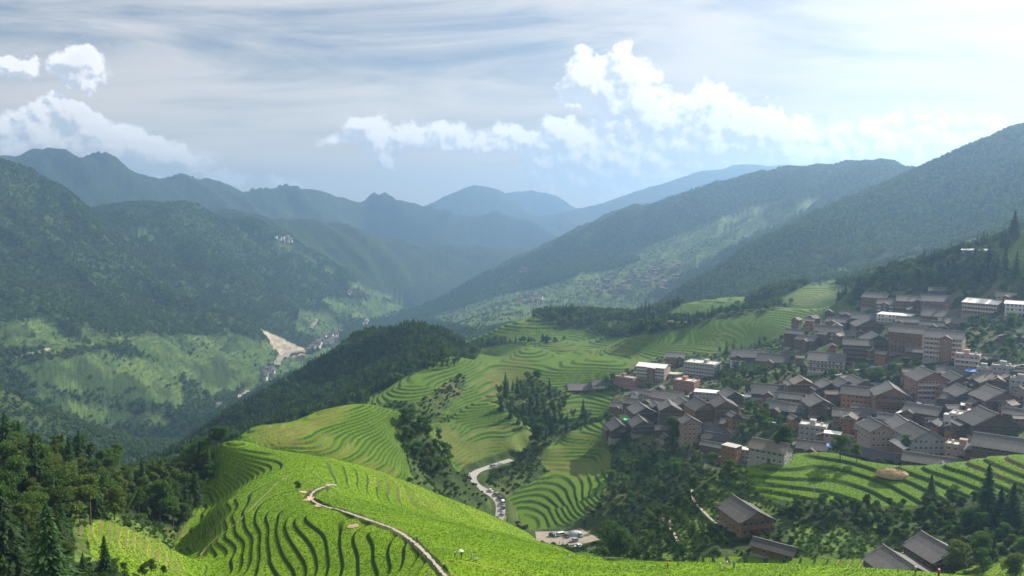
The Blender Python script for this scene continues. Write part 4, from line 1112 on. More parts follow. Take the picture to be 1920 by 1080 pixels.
    for fl in range(1, nf):
        if 'b' in bal or 'w' in bal:
            m = M_RAILW if 'w' in bal else M_RAIL
            b = MB(); y0, y1 = -hd - 1.15, -hd - .045; z = fl*fh
            b.box(-hw, hw, y0, y1, z - .1, z + .04); b.box(-hw, hw, y0, y0 + .06, z + .85, z + .97); b.box(-hw, hw, y0 + .01, y0 + .05, z + .043, z + .62)
            nb = max(3, int(W / 1.6))
            for i in range(nb + 1):
                x = -hw + .07 + (W - .14) * i / nb; b.box(x - .06, x + .06, y0 - .012, y0 + .09, z - .11 - (fh - .2 if fl == 1 else 0), z + (fh - .15 if fl < nf - 1 or ridge in 'xy' else 1.0))
            put('balcony', b.mesh('balcony', m), o)
        elif 'e' in bal:
            q = [(-hw - .7, -hd - 1.0, fl*fh - .55), (hw + .7, -hd - 1.0, fl*fh - .55), (hw + .4, -hd - .045, fl*fh + .02), (-hw - .4, -hd - .045, fl*fh + .02)]
            put('pent_roof', MB().slab(*q, .1).mesh('pent_roof', ROOF['tile']), o)
    # gabled wing standing out of a long front
    if ridge == 'x' and W > 8.5 and st in ('dk', 'wd', 'wh', 'pk') and g.random() < .75:
        ww = min(W * g.uniform(.28, .42), 6.0); wd = g.uniform(1.6, 3.0); x0 = g.uniform(-hw + ww/2, hw - ww/2); wh_ = H - g.uniform(.1, .7); wr = ww/2 * pitch
        y1, y0 = -hd + .3, -hd - wd
        wm2 = MB().box(x0 - ww/2, x0 + ww/2, y0, y1, -3, wh_).poly([(x0 - ww/2, y0, wh_ - .02), (x0 + ww/2, y0, wh_ - .02), (x0, y0, wh_ + wr), (x0 - ww/2, y1, wh_ - .02), (x0 + ww/2, y1, wh_ - .02), (x0, y1, wh_ + wr)], [(0,1,2),(3,5,4)])
        wg = put('front_wing', wm2.mesh('front_wing', WALL[g.choice(('wd', 'dk', st))]), o)
        zr2 = wr * (ww/2 + .6) / (ww/2); ln = wd + hd * .8 + 1.0
        me2, zs2 = pitched_roof(ln, ww/2 + .6, zr2, .12, ROOF[rf], sd_ + 500)
        w2 = put('front_wing_roof', me2, wg, (x0, y0 - .7 + ln/2, wh_ + wr - zr2 + .08), pi/2)
        for fl in range(nf):
            w_ = put('window', fm, o, (x0, y0 - .04, fl*fh + .92)); put('pane', pm, w_)
    # lean-to against a side wall, with its own low roof
    if W > 5.5 and st in ('dk', 'wd', 'or', 'pk', 'gc') and g.random() < .62 and group.startswith('houses of the hill'):
        sx = g.choice((-1, 1)); lw = g.uniform(2.0, 3.4); ld = D * g.uniform(.45, .8); lh = g.uniform(2.1, min(H - .3, 4.6)); y0 = g.uniform(-hd, hd - ld)
        x0, x1 = sorted((sx * (hw + .05), sx * (hw + lw)))
        an = put('lean_to', MB().box(x0, x1, y0, y0 + ld, -3, lh).mesh('lean_to', WALL[g.choice(('dk', 'wd', st))]), o)
        xa, xb = sx * (hw + .03), sx * (hw + lw + .7); za, zb = lh + 1.15, lh + .02
        q = [(xb, y0 - .6, zb), (xb, y0 + ld + .6, zb), (xa, y0 + ld + .6, za), (xa, y0 - .6, za)]
        put('lean_to_roof', MB().slab(*(q if sx < 0 else q[::-1]), .12).mesh('lean_to_roof', ROOF[g.choice(('tile', 'tile', 'tan', 'metal' if g.random() < .4 else 'tile'))]), an)
    o['front'] = (c.x, c.y); HOUSES.append((c.x, c.y, max(W, D) * .62, o))
    return o
# ------------------------------------------------------------------ the village, house by house
V = house
# western end
V(1089,737,46,1,'x','dk','tile',8,'low dark shed with long grey roof, westernmost building of the village')
V(1131,728,40,1,'x','wh','tile',5,'low white walled house with dark roof beside the orange brick block')
V(1168,727,38,3,'f','br','metal',-28,'orange brick block with cluttered white flat roof at the village edge',dep=9)
V(1219,713,52,4,'x','pk','metal',-18,'four storey block with balconies under a pale sheet roof',bal='w',pitch=.22)
V(1265,687,34,3,'x','wd','tile',0,'dark roofed house with white windows behind the concrete frame block',win='wh')
V(1310,708,56,4,'f','gc','flat',-20,'unfinished grey concrete frame block with tanks on its flat roof',bal='w')
V(1262,708,28,1,'n','pk','flat',-10,'single storey annexe with pale flat roof beside the concrete frame block')
V(1281,737,38,3,'f','br','flat',-24,'red brick block with roof terrace below the concrete frame block')
V(1330,752,58,2,'n','gc','metal',-6,'grey block with large bright white flat roof',dep=9)
V(1206,745,44,1,'x','wh','tile',-24,'white ended house with long dark roof near the brick block',dep=8)
V(1382,690,24,2,'n','wh','flat',-10,'small pale flat roofed house beside the big double roofed hall')
# central western cluster
V(1160,777,34,2,'x','wd','tile',-22,'old brown timber house at the cluster edge above the green field')
V(1190,772,36,2,'x','dk','tile',-24,'dark timber house second from the green field edge')
V(1222,768,36,2,'x','dk','tile',-30,'dark long roofed house behind the gabled front row',dep=8)
V(1250,756,58,1,'x','dk','tile',-8,'low wide grey roof in front of the grey block with white roof')
V(1258,793,40,3,'y','wd','tile',8,'timber house with open veranda and steep grey gable',bal='b')
V(1286,775,30,2,'y','dk','tile',18,'small gabled house squeezed behind the veranda house')
V(1326,802,46,4,'y','wd','tile',24,'tallest timber house with red brown balconies and huge gable roof',bal='b',dep=17)
V(1362,788,42,3,'y','wd','tile',14,'timber house with brown balconies right of the tallest gable',bal='b')
V(1378,760,34,2,'y','dk','tile',22,'small dark house with pale awning behind the right gable house')
V(1211,790,42,2,'y','dk','tile',18,'dark gabled house above the green tarpaulin')
V(1166,822,40,2,'y','dk','tile',16,'dark gabled house at the front left corner of the village',bal='e')
V(1207,815,40,2,'y','dk','tile',14,'dark timber gabled house above the wooded bank',bal='e')
V(1242,822,24,2,'x','dk','tile',0,'narrow dark house half hidden by a tree on the bank')
V(1297,836,34,5,'y','pk','tile',20,'narrow five storey tower house with orange side',dep=9)
V(1345,817,52,1,'x','dk','tile',-12,'low dark roofs below the tallest gable house')
V(1338,832,44,1,'x','dk','tile',-16,'low shed roof beside the narrow tower house')
V(1368,803,34,1,'x','dk','tile',-6,'small grey roof tucked under the brown balcony house')
V(1334,864,44,3,'x','dk','tile',-24,'stacked timber verandas stepping down the bank',bal='b',dep=6)
V(1365,876,26,4,'n','or','flat',-30,'tall orange plank walled block beside the concrete shell',dep=6,rmin=320)
V(1392,872,26,3,'n','gc','flat',-10,'bare grey concrete shell between plank block and tan roof',rmin=320)
V(1436,868,64,2,'x','gc','tan',-20,'grey walled house with large weathered tan roof',rmin=320,dep=10)
# between the clusters
V(1400,682,56,2,'x','dk','tile',4,'big dark double roofed hall above the bamboo')
V(1447,692,58,2,'x','dk','tile',-10,'long dark hall right of the double roofed hall')
V(1452,748,84,1,'x','dk','tile',-3,'very long low roof behind the round green trees')
V(1480,764,40,2,'x','wd','tile',-4,'brown house under the very long low roof')
V(1458,776,56,1,'x','dk','tile',-26,'slanting long roof above the shrubs')
# upper left of the eastern part
V(1487,652,32,4,'x','wd','tile',-20,'brown four storey house at the upper terrace edge',bal='b')
V(1507,658,32,3,'x','dk','tile',-30,'dark house behind the white striped block',bal='b')
V(1548,700,64,3,'x','wh','tile',-4,'white block striped with dark pillars under a slate roof',bal='b',win='wh')
V(1550,642,46,3,'x','gc','tile',-14,'pale framed house with dark upper roof',bal='w')
V(1607,678,50,4,'x','dk','tile',0,'dark four storey timber lodge with rows of balconies',bal='b')
V(1646,663,42,3,'y','dk','tile',16,'dark gabled lodge with white lanterns of windows',win='wh',bal='b')
V(1697,664,56,5,'x','or','tile',-16,'large orange timber lodge with stacked galleries',bal='b')
V(1766,677,64,5,'x','pk','tile',-8,'five storey hotel with pale balcony frames',bal='w')
V(1716,676,30,2,'x','dk','tile',0,'small dark house between orange lodge and hotel')
V(1812,694,40,3,'f','pk','flat',-6,'brick house with railings right below the hotel',bal='w')
V(1853,681,30,1,'x','wd','tile',0,'lone brown cottage right of the hotel')
V(1790,712,60,1,'x','dk','tile',4,'long dark roof under the hotel')
# middle eastern rows
V(1508,737,36,2,'y','wd','tan',14,'small house with sunlit tan roof left of the gable row')
V(1480,760,56,1,'x','dk','tile',-4,'long low dark roof at the left of the eastern rows')
V(1558,744,34,2,'y','dk','tile',20,'first gable of the sunlit gable row')
V(1590,742,34,2,'y','dk','tile',22,'second gable of the sunlit gable row')
V(1620,744,46,2,'y','dk','tile',24,'third and largest gable of the sunlit gable row')
V(1652,738,36,1,'x','dk','tile',4,'low roof at the end of the sunlit gable row')
V(1543,780,46,2,'y','dk','tile',18,'dark gabled house behind the grey flat roofed block')
V(1508,782,52,1,'x','dk','tile',0,'dark low house left of the dark gabled house')
V(1610,768,64,3,'x','or','tile',-6,'three storey orange timber house with a row of small windows')
V(1674,782,62,4,'y','wd','tile',10,'big brown house with two tier roof at the village centre',bal='b')
V(1750,752,56,4,'y','br','tile',24,'tall red and white brick house with steep gable',bal='w')
V(1588,800,50,2,'x','wd','tile',0,'brown house with wide slate roof above the tree gap')
V(1635,794,30,2,'x','dk','tile',0,'small dark house between brown house and pink house')
V(1666,806,38,2,'x','pk','tile',-4,'pinkish house with square windows below the big two tier roof')
V(1724,794,58,2,'x','dk','tile',-16,'long dark house right of the pinkish house')
V(1522,830,48,3,'f','gc','flat',-8,'grey concrete block with white tank and pale roof')
V(1560,834,30,2,'n','pk','metal',-4,'small block with pale lean roof above a blue stall')
V(1655,852,44,4,'y','pk','tile',26,'pinkish brick house of four storeys with sunlit gable')
V(1740,858,56,3,'y','gc','tile',28,'grey walled house with broad steep gable roof')
V(1797,862,48,2,'f','pk','flat',-10,'brick house with wide pale roof terrace at the front')
V(1630,868,92,1,'x','dk','tile',-20,'broad dark roof just behind the rice hump',dep=10,rmin=358)
V(1752,882,110,1,'x','dk','tile',-4,'widest dark roof lying behind the straw heap',dep=9,rmin=358)
V(1874,866,92,2,'x','dk','tile',-4,'broad dark roof at the right edge behind the rice',rmin=358)
V(1523,852,56,1,'x','dk','tile',-6,'low roof just above the left end of the rice hump',rmin=358)
V(1806,803,50,2,'f','wh','flat',-12,'white block with flat roof among dark roofs')
V(1780,800,20,2,'n','wh','flat',-12,'small white cube house beside the white block')
V(1868,820,74,2,'y','dk','tile',30,'large dark hip roofed house at the right of the lower rows',dep=14)
V(1803,738,46,2,'y','dk','tile',22,'gabled house left of the concrete house with blue tarpaulin')
V(1788,769,44,2,'x','dk','tile',-16,'dark house with timber railings in the eastern middle')
V(1818,763,44,2,'y','dk','tile',26,'gabled dark house above the laundry')
V(1866,738,48,2,'y','wd','tan',18,'house with sunlit tan gable near the right edge')
V(1882,772,60,2,'y','dk','tile',30,'long stepped roof near the right edge',dep=15)
V(1846,722,30,3,'f','gc','flat',-8,'concrete house with pale roof beside the blue tarpaulin')
V(1878,718,36,3,'f','gc','flat',-4,'taller concrete house with flat roof near the right edge')
V(1908,744,28,3,'f','gc','flat',-6,'grey white block at the right picture edge')
V(1914,716,26,2,'x','dk','tile',-4,'small dark roof above the grey white block')
V(1893,730,24,2,'y','dk','tan',20,'small tan gable between the concrete houses')
V(1740,769,38,1,'x','dk','tile',-8,'low house under white awnings')
V(1702,824,46,2,'y','dk','tile',20,'dark gable behind the pinkish brick house')
V(1840,792,40,1,'x','dk','tile',-10,'low shed roof right of the white block')
V(1905,800,44,2,'x','dk','tile',-14,'dark roof beyond the large hip roofed house')
# upper village
V(1637,577,40,3,'x','wd','tile',-22,'uppermost lodge at the left end of the roof line',bal='b')
V(1668,590,44,3,'x','dk','tile',-8,'upper lodge with white washed balconies',bal='w',win='wh')
V(1706,585,46,3,'x','dk','tile',-2,'upper lodge right of the white balconies',bal='b')
V(1756,586,52,3,'x','dk','tile',2,'long upper lodge with a line of bright windows',win='wh')
V(1759,559,30,2,'x','dk','tile',4,'highest house of the upper village below the firs')
V(1620,611,46,2,'x','dk','tile',-10,'dark house with red sign below the uppermost lodge',bal='e')
V(1675,605,58,2,'n','wh','metal',-12,'glasshouse like hall with white posts and flat white roof',bal='w')
V(1768,601,72,1,'x','dk','tile',-4,'long dark roof below the long upper lodge')
V(1745,625,38,2,'x','pk','tile',-8,'pale house under the long dark roof')
V(1787,614,46,1,'x','pk','tan',8,'low house with sunlit tan roof below the orange fronted block')
V(1836,591,56,3,'x','or','metal',-22,'orange fronted block with long pale roof',pitch=.3,bal='w')
V(1908,594,42,3,'x','wh','metal',-6,'white framed block at the upper right edge',pitch=.3,bal='w')
V(1826,482,40,2,'x','pk','metal',-4,'pavilion with broad white roof on the hill spur',pitch=.15,rmax=1100)
V(1567,623,36,3,'x','dk','tile',-14,'dark house at the upper village foot',bal='b')
V(1632,626,48,2,'y','dk','tile',16,'dark gable in front of the glasshouse like hall')
V(1885,571,30,2,'x','pk','tan',-4,'small house between orange fronted block and white framed block')
V(1905,640,34,1,'x','dk','tile',0,'low dark roof alone on the grassy slope at the right')
V(1590,602,30,2,'x','dk','tile',-6,'small dark house left of the red sign house')
V(1700,626,40,3,'x','wd','tile',-10,'brown house above the large orange lodge')
V(1812,470,20,1,'n','wh','flat',-4,'tiny white hut left of the spur pavilion',rmax=1100,group='huts on the hill spur')
V(1776,498,14,1,'x','br','tan',0,'tiny red roofed hut on the spur slope',rmax=1100,group='huts on the hill spur')
# lower right dip
g_ = 'houses in the dip below the rice hump'
V(1418,1004,56,2,'y','wd','tile',32,'large wooden house with broad slate roof and veranda in the dip',bal='b',rmin=230,rmax=330,dep=15,group=g_,fh=2.9,over=1.2)
V(1446,1046,74,1,'x','dk','tile',-20,'narrow timber barn beside the large wooden house',rmin=215,rmax=320,dep=5.5,group=g_,fh=2.9)
V(1712,1100,70,1,'y','dk','tile',36,'grey roofed house half hidden behind the front rice edge',rmin=200,rmax=320,dep=13,group=g_)
V(1785,1068,66,1,'y','dk','tile',40,'grey roofed house behind the shrubs at lower right',rmin=210,rmax=320,dep=12,group=g_)
# small sheds and huts squeezed between the houses
def sheds(poly, n, rmin, rmax, label, group, seed, where=''):
    made = []; g = random.Random(seed); us = [q[0] for q in poly]; vs = [q[1] for q in poly]; k = tries = 0
    while k < n and tries < 3000:
        tries += 1; u, v = g.uniform(min(us), max(us)), g.uniform(min(vs), max(vs))
        if not in_poly(np.array([u]), np.array([v]), poly)[0]: continue
        p = hit(u, v, rmin, rmax); w = g.uniform(4.0, 7.0)
        if any(math.hypot(p.x - a, p.y - b) < c * .62 + w * .40 for a, b, c, _ in HOUSES): continue
        k += 1
        made.append(V(u, v, w * F / math.hypot(p.x, p.y), g.choice((1, 2, 2, 3)), g.choice('xyy'), g.choice(('dk', 'wd', 'wd', 'or', 'pk')), g.choice(('tile', 'tile', 'tan')), g.uniform(-32, 32), label, rmin=rmin, rmax=rmax, name='small_house', group=group))
    tell_apart(made, 'small plain timber house', where)
sheds([(1480,770),(1560,725),(1760,720),(1920,720),(1920,850),(1700,830),(1500,830)], 34, 340, 560, 'small plain timber house squeezed among the big roofs of the eastern rows', 'small houses among the eastern rows', 71, 'of the eastern rows')
sheds([(1150,780),(1230,740),(1400,750),(1420,800),(1330,845),(1160,815)], 14, 380, 600, 'small plain timber house squeezed into the western cluster', 'small houses in the western cluster', 72, 'of the western cluster')
sheds([(1480,620),(1620,570),(1800,575),(1800,640),(1700,690),(1500,690)], 20, 480, 760, 'small plain timber house between the upper village lodges', 'small houses among the upper lodges', 73, 'of the upper village')
# far hamlets across the valley
def far_house_mesh(st, rf, n):
    mb = MB(); H = 2.8 * n
    mb.box(-4.5, 4.5, -3.5, 3.5, -3, H, 0)
    return mb.mesh('far_wall', WALL[st])
FW = [far_house_mesh('wd', 0, 2), far_house_mesh('pk', 0, 3), far_house_mesh('wh', 0, 3), far_house_mesh('dk', 0, 2)]
FR_, fz = pitched_roof(10.4, 4.6, 2.3, .15, ROOF['tile'], 5); FR2, fz = pitched_roof(10.4, 4.6, 2.3, .15, ROOF['tan'], 6)
def hamlet(poly, n, rmin, rmax, label, group, seed, meshes=(0, 0, 3, 1), sc_=(.8, 1.3)):
    g = random.Random(seed); us = [q[0] for q in poly]; vs = [q[1] for q in poly]; k = 0; tries = 0; done = []
    while k < n and tries < 4000:
        tries += 1
        u = g.uniform(min(us), max(us)); v = g.uniform(min(vs), max(vs))
        if not in_poly(np.array([u]), np.array([v]), poly)[0]: continue
        p = hit(u, v, rmin, rmax)
        if any((p - q).length < 11 for q in done): continue
        done.append(p); k += 1
        o = empty('hamlet_house', p, g.uniform(-.6, .6) - atan2(p.x, p.y)); s_ = g.uniform(*sc_); o.scale = (s_, s_, s_); tag(o, label, 'house', group)
        i = g.choice(meshes); put('wall', FW[i], o); put('roof', g.choice([FR_, FR_, FR2]), o, (0, 0, [5.6, 8.4, 8.4, 5.6][i] - .25))
hamlet([(1095,540),(1130,525),(1230,500),(1290,497),(1270,520),(1200,540),(1120,555)], 62, 1700, 2600, 'brown roofed house in the large hamlet across the side valley', 'houses of the hamlet on the opposite slope', 3)
hamlet([(1222,540),(1250,532),(1252,545),(1230,548)], 7, 1600, 2400, 'brown house of the small cluster below the large hamlet', 'houses below the large hamlet', 4)
hamlet([(955,560),(1020,553),(1022,566),(960,568)], 14, 1700, 2600, 'house of the little hamlet amid pale terraces on the far slope', 'houses of the little hamlet on the far slope', 5, (1, 2, 0, 0))
hamlet([(960,508),(1005,503),(1005,512),(965,515)], 5, 2000, 3400, 'house in the dark wood high on the far slope', 'houses high on the far slope', 6)
hamlet([(570,660),(600,640),(632,626),(632,640),(600,655)], 26, 2000, 3000, 'pale house of the small town on the valley floor', 'houses of the valley town', 7, (2, 1, 2), (1.0, 1.7))
hamlet([(492,690),(515,680),(515,700),(497,715)], 12, 1700, 2300, 'pale house by the river bend below the quarry', 'houses by the river bend', 8, (2, 1, 0), (.8, 1.2))
hamlet([(513,446),(540,445),(552,455),(530,455)], 14, 2600, 4200, 'white walled house of the village high on the left mountain', 'houses high on the left mountain', 9, (2, 2, 1), (.8, 1.2))
hamlet([(650,545),(690,560),(695,568),(650,556)], 9, 2400, 4200, 'house strung along the far valley side', 'houses along the far valley side', 10, (2, 1, 0), (.9, 1.4))
hamlet([(404,766),(416,762),(417,768),(404,771)], 2, 1200, 2200, 'white house alone on the shoulder by the river', 'houses on the river shoulder', 11, (2,), (1., 1.3))
# ------------------------------------------------------------------ single trees
PROTO = {
 'conifer': [conifer_meshes(s, 0, w) for s, w in ((201, .20), (202, .24), (203, .17))],
 'conifer_mid': [conifer_meshes(s, 1, w) for s, w in ((204, .20), (205, .16))],
 'hero': [conifer_meshes(206, 0, .27)],
 'broad': [broad_meshes(s, 0, M_BRD, w, .16, n, .7) for s, w, n in ((211, .40, 12), (212, .46, 14), (213, .36, 10))],
 'pale': [broad_meshes(s, 0, M_PAL, w, .14, n, .7) for s, w, n in ((221, .38, 12), (222, .33, 9))],
 'broad_mid': [broad_meshes(s, 1, M_BRD, w, .14, n, .75) for s, w, n in ((214, .46, 10), (215, .42, 9))],
 'pale_mid': [broad_meshes(s, 1, M_PAL, .42, .14, 9, .75) for s in (224,)],
 'bamboo': [bamboo_meshes(s, 0) for s in (231, 232)],
 'bamboo_mid': [bamboo_meshes(s, 1) for s in (234, 235)],
}
TNAME = {'conifer': 'fir_tree', 'conifer_mid': 'fir_tree', 'hero': 'fir_tree', 'broad': 'leafy_tree', 'pale': 'pale_leafy_tree', 'broad_mid': 'leafy_tree', 'pale_mid': 'pale_leafy_tree', 'bamboo': 'bamboo_clump', 'bamboo_mid': 'bamboo_clump'}
TCAT = {'fir_tree': 'fir tree', 'leafy_tree': 'tree', 'pale_leafy_tree': 'tree', 'bamboo_clump': 'bamboo'}
TPOS = []
def tree(kind, p, h, label, group=None, seed=0, wide=1.0):
    g = random.Random(seed * 7919 + int(p[0] * 10)); tr, cr = g.choice(PROTO[kind]); nm = TNAME[kind]
    o = empty(nm, (p[0], p[1], p[2] - .02 * h), g.uniform(0, 6.28)); o.scale = (h * wide, h * wide, h)
    tag(o, label, TCAT[nm], group)
    put('culms' if nm == 'bamboo_clump' else 'trunk', tr, o); put('plumes' if nm == 'bamboo_clump' else 'crown', cr, o)
    TPOS.append((p[0], p[1])); return o
def tree_px(kind, u, v, top, label, rmin=100, rmax=1200, wide=1.0, group=None):
    """a tree whose foot is at (u, v) and whose tip reaches row top"""
    p = hit(u, v, rmin, rmax); d = math.hypot(p.x, p.y)
    return tree(kind, p, (v - top) * d / F * 1.06, label, group, int(u), wide)
def clear_of_houses(x, y, pad=1.0):
    return all((x - a) ** 2 + (y - b) ** 2 > (c + pad) ** 2 for a, b, c, _ in HOUSES)
def grove(poly, rmin, rmax, n, spacing, mix, group, where, seed, short):
    """n single trees spread over the land inside an outline; mix: (kind, weight, lowest, highest)"""
    g = random.Random(seed); us = [q[0] for q in poly]; vs = [q[1] for q in poly]; done = []; tries = 0; made = {}
    while len(done) < n and tries < n * 60:
        tries += 1
        u, v = g.uniform(min(us), max(us)), g.uniform(min(vs), max(vs))
        if not in_poly(np.array([u]), np.array([v]), poly)[0]: continue
        p = hit(u, v, rmin, rmax)
        if any((p.x - x) ** 2 + (p.y - y) ** 2 < spacing ** 2 for x, y in done) or not clear_of_houses(p.x, p.y, 1.5): continue
        q = g.random() * sum(m[1] for m in mix)
        for kd, w, h0, h1 in mix:
            q -= w
            if q <= 0: break
        done.append((p.x, p.y)); nm = TNAME[kd]
        made.setdefault(nm, []).append(tree(kd, p, g.uniform(h0, h1), {'fir_tree': 'dark green fir tree ', 'leafy_tree': 'round leafy green tree ', 'pale_leafy_tree': 'pale yellow green leafy tree ', 'bamboo_clump': 'feathery arching bamboo clump '}[nm] + where, {'fir_tree': 'fir trees ', 'leafy_tree': 'leafy trees ', 'pale_leafy_tree': 'pale leafy trees ', 'bamboo_clump': 'bamboo clumps '}[nm] + group, seed + len(done)))
    bpy.context.view_layer.update()
    for nm, ob in made.items(): tell_apart(ob, {'fir_tree': 'fir', 'leafy_tree': 'leafy tree', 'pale_leafy_tree': 'pale leafy tree', 'bamboo_clump': 'bamboo clump'}[nm], 'of ' + short)
# trees one can point at
p_ = at(72, 131); tree('hero', p_, 17.0, 'largest dark fir tree in the left foreground corner', None, 3)
p_ = at(-14, 140); tree('hero', p_, 15, 'dark fir tree cut by the left picture edge', None, 4)
tree_px('conifer', 14, 880, 790, 'slim fir with pointed top at the left edge above the wood', 200, 330)
tree_px('conifer', 132, 905, 832, 'broad fir standing above the wood against the bamboo slope', 190, 330, 1.2)
tree_px('conifer', 188, 862, 826, 'small fir on the rim of the left wood', 240, 360)
tree_px('broad', 300, 985, 905, 'tall creamy leaved tree beside the little terraces', 150, 320)
tree_px('pale', 170, 985, 895, 'sunlit yellow green tree above the little terraces', 150, 320)
tree_px('pale', 215, 975, 915, 'light feathery tree right of the sunlit yellow green tree', 150, 320)
tree_px('broad', 557, 920, 902, 'small dark bush tree alone on the rice ridge', 200, 330, 1.3)
tree_px('broad', 1147, 1062, 975, 'large leafy tree beside the car park', 230, 420, 1.1)
tree_px('broad', 1472, 862, 800, 'dark round tree beside the tan roofed house', 320, 460)
tree_px('pale', 1700, 860, 815, 'bright leafy tree between the pink brick house and the grey gabled house', 300, 460, 1.3)
tree_px('broad', 1575, 862, 818, 'small tree left of the pink brick house behind the rice', 300, 460)
tree_px('broad', 1606, 866, 834, 'little dark tree on the rim of the rice hump', 300, 420)
tree_px('broad', 1258, 836, 780, 'dense tree hiding part of the front village row', 380, 560)
tree_px('conifer', 1745, 948, 897, 'lone fir in front of the rice hump', 270, 330, 1.1)
tree_px('conifer', 1850, 975, 885, 'tall open fir before the right end of the rice hump', 255, 330, 1.2)
tree_px('conifer', 1875, 985, 925, 'fir right of the tall open fir', 255, 330, 1.2)
tree_px('conifer', 1898, 990, 918, 'fir at the right picture edge below the rice hump', 255, 330, 1.2)
tree_px('pale', 1790, 1075, 1018, 'sunlit shrub like tree in front of the lower right roofs', 200, 280, 1.3)
tree_px('broad', 1842, 1062, 1010, 'dark tree right of the lower right roofs', 215, 290, 1.1)
tree_px('conifer', 1863, 1050, 1012, 'small fir right of the lower right roofs', 215, 290)
tree_px('pale', 1905, 1085, 1040, 'pale bush tree in the lower right corner', 200, 270, 1.4)
tree_px('conifer_mid', 948, 750, 700, 'tall pointed fir at the top of the dark ravine wood', 500, 680)
tree_px('broad_mid', 1008, 838, 795, 'round tree at the foot of the ravine wood', 430, 560, 1.2)
tree_px('conifer_mid', 792, 604, 586, 'single fir on the summit of the wooded hill', 800, 1100)
tree_px('conifer', 1901, 447, 404, 'tallest lone fir on the spur at the upper right', 600, 800, 1.05)
row = []
for i, (u, v, tp) in enumerate([(1878, 466, 443), (1884, 464, 442), (1890, 464, 446)]): row.append(tree_px('conifer_mid', u, v, tp, 'fir of the trio left of the tallest lone fir', 580, 900, 1.0, 'fir trio on the spur'))
tell_apart(row, 'fir of the spur trio', 'left of the tallest lone fir')
row = []
for i, (u, v, tp) in enumerate([(1792, 505, 480), (1826, 512, 480), (1852, 505, 466), (1871, 508, 482), (1884, 515, 472), (1905, 515, 480), (1767, 520, 492), (1745, 535, 505)]): row.append(tree_px('conifer_mid', u, v, tp, 'fir in the row on the slope above the upper village', 560, 800, 1.1, 'row of firs above the upper village'))
tell_apart(row, 'fir of the row', 'on the slope above the upper village')
row = []
for i, (u, v, tp) in enumerate([(980, 592, 576), (1000, 590, 575), (1032, 590, 571), (1041, 590, 574), (1056, 588, 570), (1062, 588, 569), (1068, 590, 578), (1102, 600, 585), (1108, 600, 584), (1203, 590, 568), (1210, 592, 565), (1217, 590, 567)]): row.append(tree_px('conifer_mid', u, v + 4, tp, 'pointed fir on the terraced knoll beyond the wooded hill', 850, 1300, 1.0, 'firs on the far knoll'))
tell_apart(row, 'pointed fir', 'on the terraced knoll beyond the wooded hill')
# groves
grove([(-40,840),(120,845),(240,870),(330,880),(400,850),(405,900),(385,945),(335,1000),(300,985),(230,960),(160,975),(60,1000),(-40,1000)], 150, 345, 110, 4.2,
      [('conifer', .20, 9, 14), ('broad', .36, 7, 11), ('pale', .24, 6, 9.5), ('bamboo', .20, 7, 10)], 'in the left wood', 'in the wood left of the rice ridge', 400, 'the big left wood')
grove([(340,830),(420,805),(440,822),(400,850),(395,900),(340,900)], 300, 480, 26, 5, [('broad', .7, 7, 11), ('conifer', .3, 9, 13)], 'behind the ridge nose', 'on the bank behind the rice ridge nose', 420, 'the bank behind the ridge nose')
grove([(-40,990),(130,1000),(140,1075),(300,1078),(330,1085),(-40,1085)], 90, 210, 26, 4.0, [('conifer', .35, 4, 8), ('broad', .4, 2.5, 5.5), ('pale', .25, 2.5, 5)], 'in the left foreground', 'among undergrowth at the lower left', 440, 'the lower left undergrowth')
grove([(755,785),(800,800),(840,850),(845,890),(800,890),(760,850)], 400, 500, 26, 4, [('broad_mid', .8, 6, 10), ('pale_mid', .2, 4, 7)], 'in the gully beside the road', 'in the bushy gully left of the road bend', 460, 'the bushy gully by the road')
grove([(930,730),(1000,715),(1050,760),(1110,790),(1040,820),(1000,830),(940,770)], 490, 640, 46, 5, [('conifer_mid', .45, 9, 15), ('bamboo_mid', .3, 8, 11), ('broad_mid', .25, 7, 10)], 'in the ravine', 'in the dark ravine below the terraces', 480, 'the dark ravine')
grove([(1150,830),(1300,840),(1340,880),(1280,910),(1200,960),(1140,1000),(1080,990),(1140,920)], 330, 520, 46, 5.2, [('broad_mid', .45, 6, 10), ('pale_mid', .25, 5, 8), ('conifer_mid', .1, 8, 12), ('bamboo_mid', .2, 7, 9)], 'below the village', 'on the steep bank below the village front', 500, 'the steep bank under the village')
grove([(1180,1000),(1260,950),(1330,895),(1380,885),(1330,930),(1230,1020)], 250, 360, 18, 4, [('pale', .4, 4, 7), ('broad', .6, 4, 7)], 'along the vegetable ridge', 'on the ridge of vegetable plots', 520, 'the vegetable ridge')
grove([(1370,690),(1480,700),(1490,730),(1440,745),(1360,735),(1340,715)], 420, 640, 26, 5, [('bamboo_mid', .6, 8, 11), ('broad_mid', .4, 7, 10)], 'between the village clusters', 'between the western and eastern house clusters', 540, 'the gap between house clusters')
grove([(1370,770),(1440,765),(1470,790),(1440,830),(1390,830)], 380, 560, 16, 5, [('broad_mid', .5, 6, 9), ('bamboo_mid', .5, 7, 9)], 'behind the tan roof', 'in the hollow behind the tan roofed house', 560, 'the hollow behind the tan roof')
grove([(1480,690),(1500,700),(1560,712),(1700,690),(1740,715),(1700,735),(1560,725)], 400, 640, 24, 5, [('broad_mid', .5, 6, 9), ('pale_mid', .3, 5, 8), ('bamboo_mid', .2, 6, 9)], 'in the middle of the village', 'on the green bank between upper and lower village', 580, 'the green mid village bank')
grove([(1800,610),(1900,610),(1930,680),(1830,690),(1800,650)], 420, 640, 24, 6, [('broad_mid', .6, 6, 10), ('pale_mid', .4, 5, 8)], 'right of the hotel', 'on the grassy slope right of the hotel', 600, 'the slope beside the hotel')
